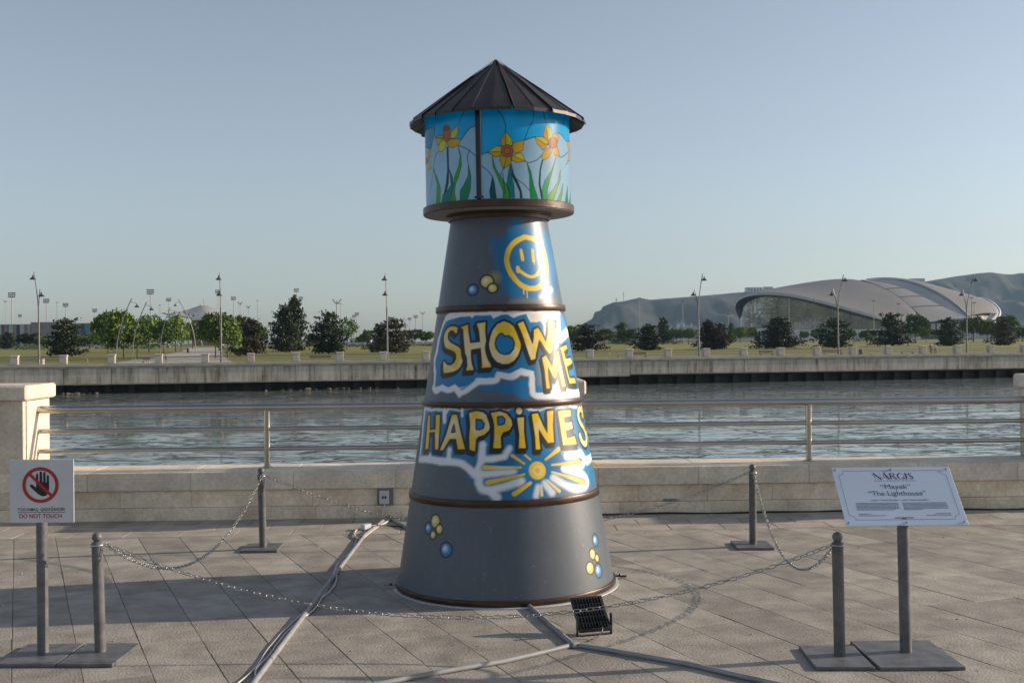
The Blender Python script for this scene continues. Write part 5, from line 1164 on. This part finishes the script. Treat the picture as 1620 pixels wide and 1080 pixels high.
SO = dens(P3([(1372,443,717),(1410,440.3,740),(1455,444.5,748),(1500,457,744),(1545,468.5,732),(1572,480,706),(1578,496,684)]), 24)
MB().loft(loc(RA), loc(RC), 6, .4).build('pale_roof_strip', M['shellB'], ar, 60)
for i in (7, 12, 17): MB().tube(loc([RA[i].lerp(RC[i], t) + Vector((0, 0, .35 + 1.6 * t * (1 - t))) for t in np.linspace(0, 1, 5)]), .22, 5).build('roof_joint', M['dark'], ar)
MB().tube(loc(RA), .55, 6).build('roof_ridge', M['dark'], ar, 60)
MB().loft(loc(RC), loc(RT), 2).build('roof_fascia', M['fascia'], ar, 60)
MB().tube(loc(RT), .5, 6).build('roof_ridge', M['rim'], ar, 60)
MB().loft(loc(RT), loc(SO), 8, 1.0).build('rear_roof_shell', M['shellC'], ar, 60)
RM = dens(P3([(1553,471,728),(1572,479.5,708),(1583,491,692),(1581,501,680),(1573,510,670),(1560,519,662)]), 20); RMi = dens(P3([(1545,470.5,726),(1565,480,706),(1576,491,690),(1574,500,678),(1566,508,668),(1552,517,660)]), 20)
MB().loft(loc(RM), loc(RMi), 2, .3).build('white_rim', M['rim'], ar, 60); MB().tube(loc(RM), .7, 6).build('white_rim', M['rim'], ar, 60)
MB().loft(loc([RT[-4], RT[-1]]), loc([RMi[8], RMi[-1]]), 4).build('rear_roof_shell', M['shellC'], ar)
a, b = at(1466, 508, 652), at(1560, 513, 664)
MB().box(a.x - O_.x, b.x - O_.x, 2, 12, 0, a.z - O_.z + .6).build('base_wall', M['fascia'], ar); MB().box(a.x - O_.x + 8, b.x - O_.x - 1, 1.2, 2, 0, 4.5).build('base_wall', M['bwhite'], ar)
for i in range(9): MB().box(a.x - O_.x + 2 + i * 3.4, a.x - O_.x + 4.6 + i * 3.4, 1.0, 2.1, 5.2, 9.0).build('window', M['fglass'], ar)
a, b = at(1252, 522, 560), at(1402, 522, 560)
wbl = empty('boundary_wall', ((a.x + b.x) / 2, 560, .2), 0, 'long low white wall in front of the arena glass', 'wall'); hw_ = (b.x - a.x) / 2
MB().cbox(-hw_, hw_, 0, .6, 0, a.z - .2, .1).build('wall', M['bwhite'], wbl)
for i in range(10): MB().box(-hw_ + hw_ * 2 * i / 10 - .05, -hw_ + hw_ * 2 * i / 10 + .05, -.12, 0, 0, a.z - .3).build('pilaster', M['rim'], wbl)
# striped panels and brown block
PC = {'maroon': (0.20, 0.05, 0.07), 'navy': (0.03, 0.05, 0.10), 'tan': (0.32, 0.22, 0.13), 'teal': (0.03, 0.16, 0.20), 'violet': (0.09, 0.06, 0.20), 'gold': (0.40, 0.20, 0.03), 'grey': (0.25, 0.24, 0.24), 'pale': (0.48, 0.47, 0.45), 'cyan': (0.05, 0.25, 0.32)}
PMt = {k: pm('panel_' + k, c, .6, var=.12, scale=.3) for k, c in PC.items()}
def panel_build(segs, ytop, lab, depth=600, base=0.2, name='sports_hall'):
    a = at(segs[0][0], ytop, depth); e = empty(name, (a.x, depth, base), 0, lab, 'building'); ht = a.z - base
    xe = at(segs[-1][1], ytop, depth).x - a.x
    MB().box(0, xe, .5, 14, 0, ht - .3).build('hall_body', PMt['pale'], e); MB().box(-.3, xe + .3, .2, 14.3, ht - .3, ht).build('roof_edge', PMt['pale'], e)
    for x0, x1, c in segs: MB().box(at(x0, ytop, depth).x - a.x, at(x1, ytop, depth).x - a.x, 0, .45, 0, ht - .35).build('facade_panel', PMt[c], e)
panel_build([(-14, -4, 'navy'), (-4, 2, 'pale'), (2, 7, 'maroon'), (7, 11, 'grey'), (11, 14, 'teal'), (14, 20, 'pale'), (20, 23.5, 'tan'), (23.5, 26, 'grey'), (26, 31.5, 'navy'), (31.5, 38, 'pale'), (38, 44, 'tan'), (44, 47.5, 'pale')], 513, 'long hall with maroon, navy and tan vertical panels')
panel_build([(48.5, 55, 'grey'), (55, 64, 'tan'), (64, 92, 'grey')], 509.5, 'plain brown grey block behind the dark bushy pine', 598)
panel_build([(112, 116, 'gold'), (116, 121, 'teal'), (121, 128, 'grey'), (128, 135, 'violet'), (135, 141, 'cyan'), (141, 147, 'gold'), (147, 156, 'teal'), (156, 166, 'cyan')], 511, 'hall with gold, violet and teal vertical panels', 602)
# stadium canopy
M['canopy'] = pm('canopy_membrane', (0.36, 0.36, 0.36), .6, var=.08, scale=.1)
st = empty('stadium_canopy', at(300, 545, 640), 0, 'white tent-like stadium canopy behind the path trees', 'stadium'); st.location.z = .2; O_ = st.location
fr_ = dens(P3([(256,493.5,620),(268,496.5,615),(285,499.5,612),(305,502,612),(330,503,614),(350,504,618)]), 16); bk_ = dens(P3([(256,493,622),(272,494.5,640),(290,492,655),(306,486.5,660),(322,481.5,660),(345,488,660)]), 16)
MB().loft(loc(fr_), loc(bk_), 8, -1.0).build('membrane', M['canopy'], st, 60); MB().loft(loc(fr_), loc([p + Vector((0, .2, -.9)) for p in fr_]), 1).build('canopy_edge', M['bwhite'], st)
for i in (3, 6, 9, 12):
    MB().tube(loc([fr_[i], fr_[i].lerp(bk_[i], .5) + Vector((0, 0, .6)), bk_[i] + Vector((0, 0, .8))]), .25, 5).build('rib', M['mast'], st)
    MB().tube(loc([fr_[i].lerp(bk_[i], .4), Vector((fr_[i].x + 2, fr_[i].y + 10, .2))]), .35, 6).build('strut', M['mast'], st)
pk = at(323, 481, 660) - O_; MB().tube([pk + Vector((0, 0, -12)), pk + Vector((0, 0, 3))], .3, 6).build('mast', M['mast'], st)
a_, b_ = at(300, 504, 640) - O_, at(340, 504, 640) - O_; MB().box(a_.x, b_.x, 4, 20, 0, a_.z - .5).build('stand_wall', PMt['tan'], st)
for i in range(4): MB().box(a_.x + 1 + i * 3.4, a_.x + 3.4 + i * 3.4, 3.7, 4.1, a_.z * .45, a_.z * .8).build('opening', M['dark'], st)
# kiosks, hilltop buildings, houses below the hill
def house(px0, px1, top, depth, base, mat, lab, win=2, name='house', group=None):
    a, b = at(px0, top, depth), at(px1, top, depth); e = empty(name, ((a.x + b.x) / 2, depth, base), 0, lab, 'building', group); w_ = (b.x - a.x) / 2; h_ = max(a.z - base, 1.5)
    MB().box(-w_, w_, 0, w_ * 1.6, 0, h_).build('wall', mat, e); MB().box(-w_ * 1.04, w_ * 1.04, -w_ * .06, w_ * 1.66, h_, h_ * 1.05).build('roof', M['fascia'], e)
    for i in range(win): MB().box(-w_ + 2 * w_ * (i + .25) / win, -w_ + 2 * w_ * (i + .75) / win, -.08, 0, h_ * .4, h_ * .75).build('window', M['dark'], e)
house(1152.5, 1164.5, 527, 465, .2, PMt['navy'], 'dark blue kiosk before the arena rim', 2, 'kiosk'); house(1195, 1203, 528, 465, .2, PMt['navy'], 'small dark blue kiosk below the arena glass', 1, 'kiosk'); house(1198, 1212, 519, 500, .2, M['rim'], 'pale grey hut behind the conical pine', 2, 'kiosk')
house(485, 505, 531, 520, .2, PMt['tan'], 'low tan building between the tall pines and the leaning pine', 4); house(553, 585, 536, 520, .2, M['bwhite'], 'low white building behind the airy tree', 5)
house(1597, 1625, 516, 640, .2, M['rim'], 'pale building under the hill past the arena', 5); house(896, 920, 534, 520, .2, M['bwhite'], 'low white building at the lighthouse edge', 4); house(966, 980, 535, 520, .2, M['rim'], 'low pale shed below the cliff', 2)
def ridge_z(x): return float(np.interp(x, hx, hz))
for x0, x1, top, lab in ((1182, 1206, 455, 'row of dark buildings on the hill crest'), (1209, 1223, 454, 'pale domed building on the hill crest'), (1442, 1463, 440.8, 'long low building on the hill crest above the arena')):
    a = at(x0, top, 2995); bz = ridge_z((at(x0, top, 2995).x + at(x1, top, 2995).x) / 2) - 6; house(x0, x1, top, 2995, bz, M['rim'], lab, 5)
for x, tp, lab in ((975, 471.5, 'short stubby tower on the hill crest'), (986.3, 461, 'thin antenna on the hill crest')):
    t_ = at(x, tp, 2995); z0 = ridge_z(t_.x) - 4; e = empty('antenna_tower', (t_.x, 2995, z0), 0, lab, 'antenna'); h_ = t_.z - z0
    MB().tube([(0, 0, 0), (0, 0, h_)], [1.6 if x < 980 else .9, 1.2 if x < 980 else .5], 6).build('shaft', M['fascia'], e); MB().box(-2, 2, -1, 1, h_ * .7, h_ * .76).build('platform', M['fascia'], e)
r_ = random.Random(11)
for i in range(26):
    x = r_.uniform(1062, 1160) if i < 19 else r_.uniform(1590, 1616); y = r_.uniform(507, 524) if i < 19 else r_.uniform(500, 518); d_ = r_.uniform(1900, 2250)
    w_ = r_.uniform(2.0, 4.5); house(x, x + w_, y, d_, .2, (M['bwhite'], M['rim'], PMt['pale'])[i % 3], 'small pale house in the haze at the foot of the hill', 2, 'house', 'hazy houses below the hill')
# ================================================================ CARS, BENCHES, BINS, PEOPLE
M['carw'] = pm('white_car_paint', (0.62, 0.62, 0.62), .3, var=.04, coat=.5); M['card'] = pm('dark_car_paint', (0.05, 0.05, 0.06), .3, var=.1, coat=.5)
def car(px_, base, mat, lab, van=False):
    p = land_at(px_, base); e = empty('parked_car', p, random.uniform(-.15, .15), lab, 'car', 'cars parked behind the park trees'); L_, H_ = 4.4, (1.9 if van else 1.5)
    pr = [(-2.2, .35), (-2.2, .85), (-1.9, .95), (-1.3, 1.0), (-.7, H_), (1.2, H_), (1.9, 1.05), (2.2, .95), (2.2, .35)] if not van else [(-2.2, .35), (-2.2, .95), (-1.7, 1.05), (-1.1, H_), (2.1, H_), (2.2, .95), (2.2, .35)]
    m_ = MB(); n_ = len(pr); vs = [(x, y, z) for y, k in ((-.85, 1), (.85, 1)) for x, z in pr]
    m_.add(vs, [tuple(range(n_)), tuple(range(n_, 2 * n_))[::-1]] + [(i, n_ + i, n_ + (i + 1) % n_, (i + 1) % n_) for i in range(n_)]); m_.build('body', mat, e)
    for x0, x1 in ((-1.0, -.05), (.05, 1.2)): MB().add([(x0 - .12, -.865, 1.02), (x1 + .1, -.865, 1.02), (x1 - .05, -.865, H_ - .12), (x0 + .1, -.865, H_ - .12)], [(0, 1, 2, 3)]).build('window', M['dark'], e)
    for x in (-1.4, 1.4):
        for y in (-.80, .80):
            w_ = MB().tube([(x, y - .1, .33), (x, y + .1, .33)], .33, 12).build('wheel', M['black'], e); MB().tube([(x, y - .115, .33), (x, y - .10, .33)], .19, 8).build('rim', M['mast'], w_)
    for y in (-.55, .55): MB().box(-2.23, -2.19, y - .18, y + .18, .68, .82).build('headlight', M['bwhite'], e)
car(160, 551, M['carw'], 'white van parked at the start of the hedge', True); car(175, 551.5, M['carw'], 'white car parked next to the white van'); car(222, 550.5, M['carw'], 'white car parked between the second and third leaning lamps'); car(233, 550.5, M['carw'], 'white car partly behind the tallest mast tree'); car(245, 550.5, M['card'], 'dark car parked beside the white ones'); car(259, 550, M['carw'], 'white car parked behind the round green tree'); car(1217, 541, M['carw'], 'white car parked beside the conical pine before the arena')
M['stone'] = pm('bench_stone', (0.50, 0.46, 0.42), .8, var=.15, scale=2); M['wood'] = pm('bench_wood', (0.16, 0.075, 0.05), .7, var=.25, scale=3)
for px_, py, w_, seat, lab in ((231, 565.5, 11, 'wood', 'brown bench with pale top on the park path'), (326, 566, 12, 'stone', 'pale bench with a seated person by the path'), (507, 570, 34, 'wood', 'long dark bench behind the far railing near the pine pair'), (540, 568, 10, 'wood', 'short dark bench beside the leaning pine'), (985, 563, 18, 'stone', 'pale bench behind the far railing below the cliff'), (1012, 562.5, 24, 'wood', 'dark bench under the low pine below the hill'), (1213, 559, 24, 'wood', 'dark bench below the conical pine'), (1318, 557, 34, 'wood', 'long dark bench below the spreading pine'), (1436, 556, 22, 'stone', 'pale bench beside the dense pine')):
    Y = min(qp(q_s(px_), 8).y + 6, 190); p = at(px_, py, Y); p.z = LAND + .006; ww = w_ / F * Y / 2; e = empty('park_bench', p, QA, lab, 'bench', 'benches on the far promenade')
    for i in range(3): MB().cbox(-ww, ww, -.25 + i * .18, -.09 + i * .18, .42, .47, .01).build('seat_slat', M[seat], e)
    for i in range(2): MB().cbox(-ww, ww, .30, .34, .58 + i * .2, .74 + i * .2, .01).build('back_slat', M[seat], e)
    for sx in (-.85, .85): MB().cbox(sx * ww - .06, sx * ww + .06, -.22, .34, 0, .42, .01).build('leg', M['stone'], e)
for px_, py, mat, lab in ((66.5, 573, 'stone', 'pale litter bin beside the forked lamp'), (297.5, 558, 'dark', 'dark litter bin on the park path'), (1362, 557, 'dark', 'dark bollard bin behind the far railing')):
    Y = qp(q_s(px_), 6).y if py > 560 or px_ > 1000 else land_at(px_, py).y; p = at(px_, py, Y); p.z = prof(Y) + .05
    e = empty('litter_bin', p, 0, lab, 'bin'); MB().lathe([(.22, 0), (.28, .1), (.30, .85), (.27, .9)], 12).build('body', M[mat], e, 40); MB().lathe([(.30, .9), (.31, 1.0), (.12, 1.08), (.01, 1.09)], 12).build('lid', M['fascia'], e, 40)
M['skin'] = pm('skin', (0.36, 0.20, 0.13), .6, var=.08); M['hair'] = pm('dark_hair', (0.015, 0.012, 0.01), .6, var=.2)
def person(px_, Y, pose, top_m, bot_m, lab, hgt=1.72, rz=0.0):
    p = at(px_, 560, Y); z0 = prof(Y) + .05; k = hgt / 1.72
    J = {'pel': (0, 0, .95), 'wst': (0, 0, 1.12), 'chs': (0, -.01, 1.36), 'nck': (0, 0, 1.50), 'chn': (0, -.02, 1.57), 'hed': (0, -.01, 1.65)}
    sit = pose == 'sit'
    for s_, sg_ in (('l', -1), ('r', 1)):
        J['sh' + s_] = (sg_ * .19, 0, 1.42); J['el' + s_] = (sg_ * .24, .04, 1.14); J['wr' + s_] = (sg_ * .22, -.10, .92) ; J['hn' + s_] = (sg_ * .21, -.15, .84)
        J['hp' + s_] = (sg_ * .10, 0, .92); J['kn' + s_] = (sg_ * .11, -.02 - (.06 if s_ == 'l' else 0), .50); J['an' + s_] = (sg_ * .11, .03, .09); J['to' + s_] = (sg_ * .12, -.15, .04)
        if sit: J['kn' + s_] = (sg_ * .12, -.44, .95); J['an' + s_] = (sg_ * .12, -.46, .52); J['to' + s_] = (sg_ * .12, -.62, .47); J['wr' + s_] = (sg_ * .18, -.22, 1.02); J['hn' + s_] = (sg_ * .16, -.32, 1.0)
    rad = {'pel': .14, 'wst': .125, 'chs': .145, 'nck': .055, 'chn': .075, 'hed': .095, 'sh': .062, 'el': .043, 'wr': .03, 'hn': .036, 'hp': .09, 'kn': .06, 'an': .04, 'to': .035}
    names = list(J); me = bpy.data.meshes.new('body'); ed = [('pel', 'wst'), ('wst', 'chs'), ('chs', 'nck'), ('nck', 'chn'), ('chn', 'hed')]
    for s_ in 'lr': ed += [('chs', 'sh' + s_), ('sh' + s_, 'el' + s_), ('el' + s_, 'wr' + s_), ('wr' + s_, 'hn' + s_), ('pel', 'hp' + s_), ('hp' + s_, 'kn' + s_), ('kn' + s_, 'an' + s_), ('an' + s_, 'to' + s_)]
    dz = -.50 if sit else 0
    me.from_pydata([(x * k, y * k, (z + dz) * k) for x, y, z in J.values()], [(names.index(a), names.index(b)) for a, b in ed], [])
    o = bpy.data.objects.new('body', me); COL.objects.link(o); o.modifiers.new('s', 'SKIN'); sv = me.skin_vertices[0].data
    for i, nme in enumerate(names):
        r0 = rad.get(nme, rad.get(nme[:2], .05)) * k; sv[i].radius = (r0, r0 * .8); sv[i].use_root = nme == 'pel'
    o.modifiers.new('d', 'SUBSURF').levels = 1
    m2 = bpy.data.meshes.new_from_object(o.evaluated_get(bpy.context.evaluated_depsgraph_get())); bpy.data.objects.remove(o)
    for m_ in (M['skin'], top_m, bot_m, M['hair']): m2.materials.append(m_)
    for f in m2.polygons:
        c = f.center / k; z = c.z - dz; f.material_index = 0 if z > 1.5 or (abs(c.x) > .17 and z < 1.12 and not sit) else (1 if z > (.98 if not sit else 1.0) else 2)
        if z > 1.60 and (c.y > .0 or z > 1.70): f.material_index = 3
        if z < .10 and not sit: f.material_index = 3
        f.use_smooth = True
    m2.name = 'person'; tag(mesh_obj('person', m2, None, None, (p.x, Y, z0 + (.02 if sit else 0)), rz), lab, 'person')
Yp = qp(q_s(1475), 2.2).y
person(1473, Yp, 'stand', M['fascia'], M['dark'], 'person in dark clothes leaning at the far railing', 1.75, .2); person(1479.5, Yp + .3, 'stand', M['bwhite'], M['dark'], 'person in a white top at the far railing', 1.68, -.3)
person(262, qp(q_s(262), 5).y + 20, 'stand', PMt['maroon'], M['dark'], 'small child in dark red on the park path', 1.15, .6)
Yb = min(qp(q_s(326), 8).y + 6, 190); person(324, Yb, 'sit', M['bwhite'], M['dark'], 'person in white seated on the pale bench by the path', 1.7, QA)
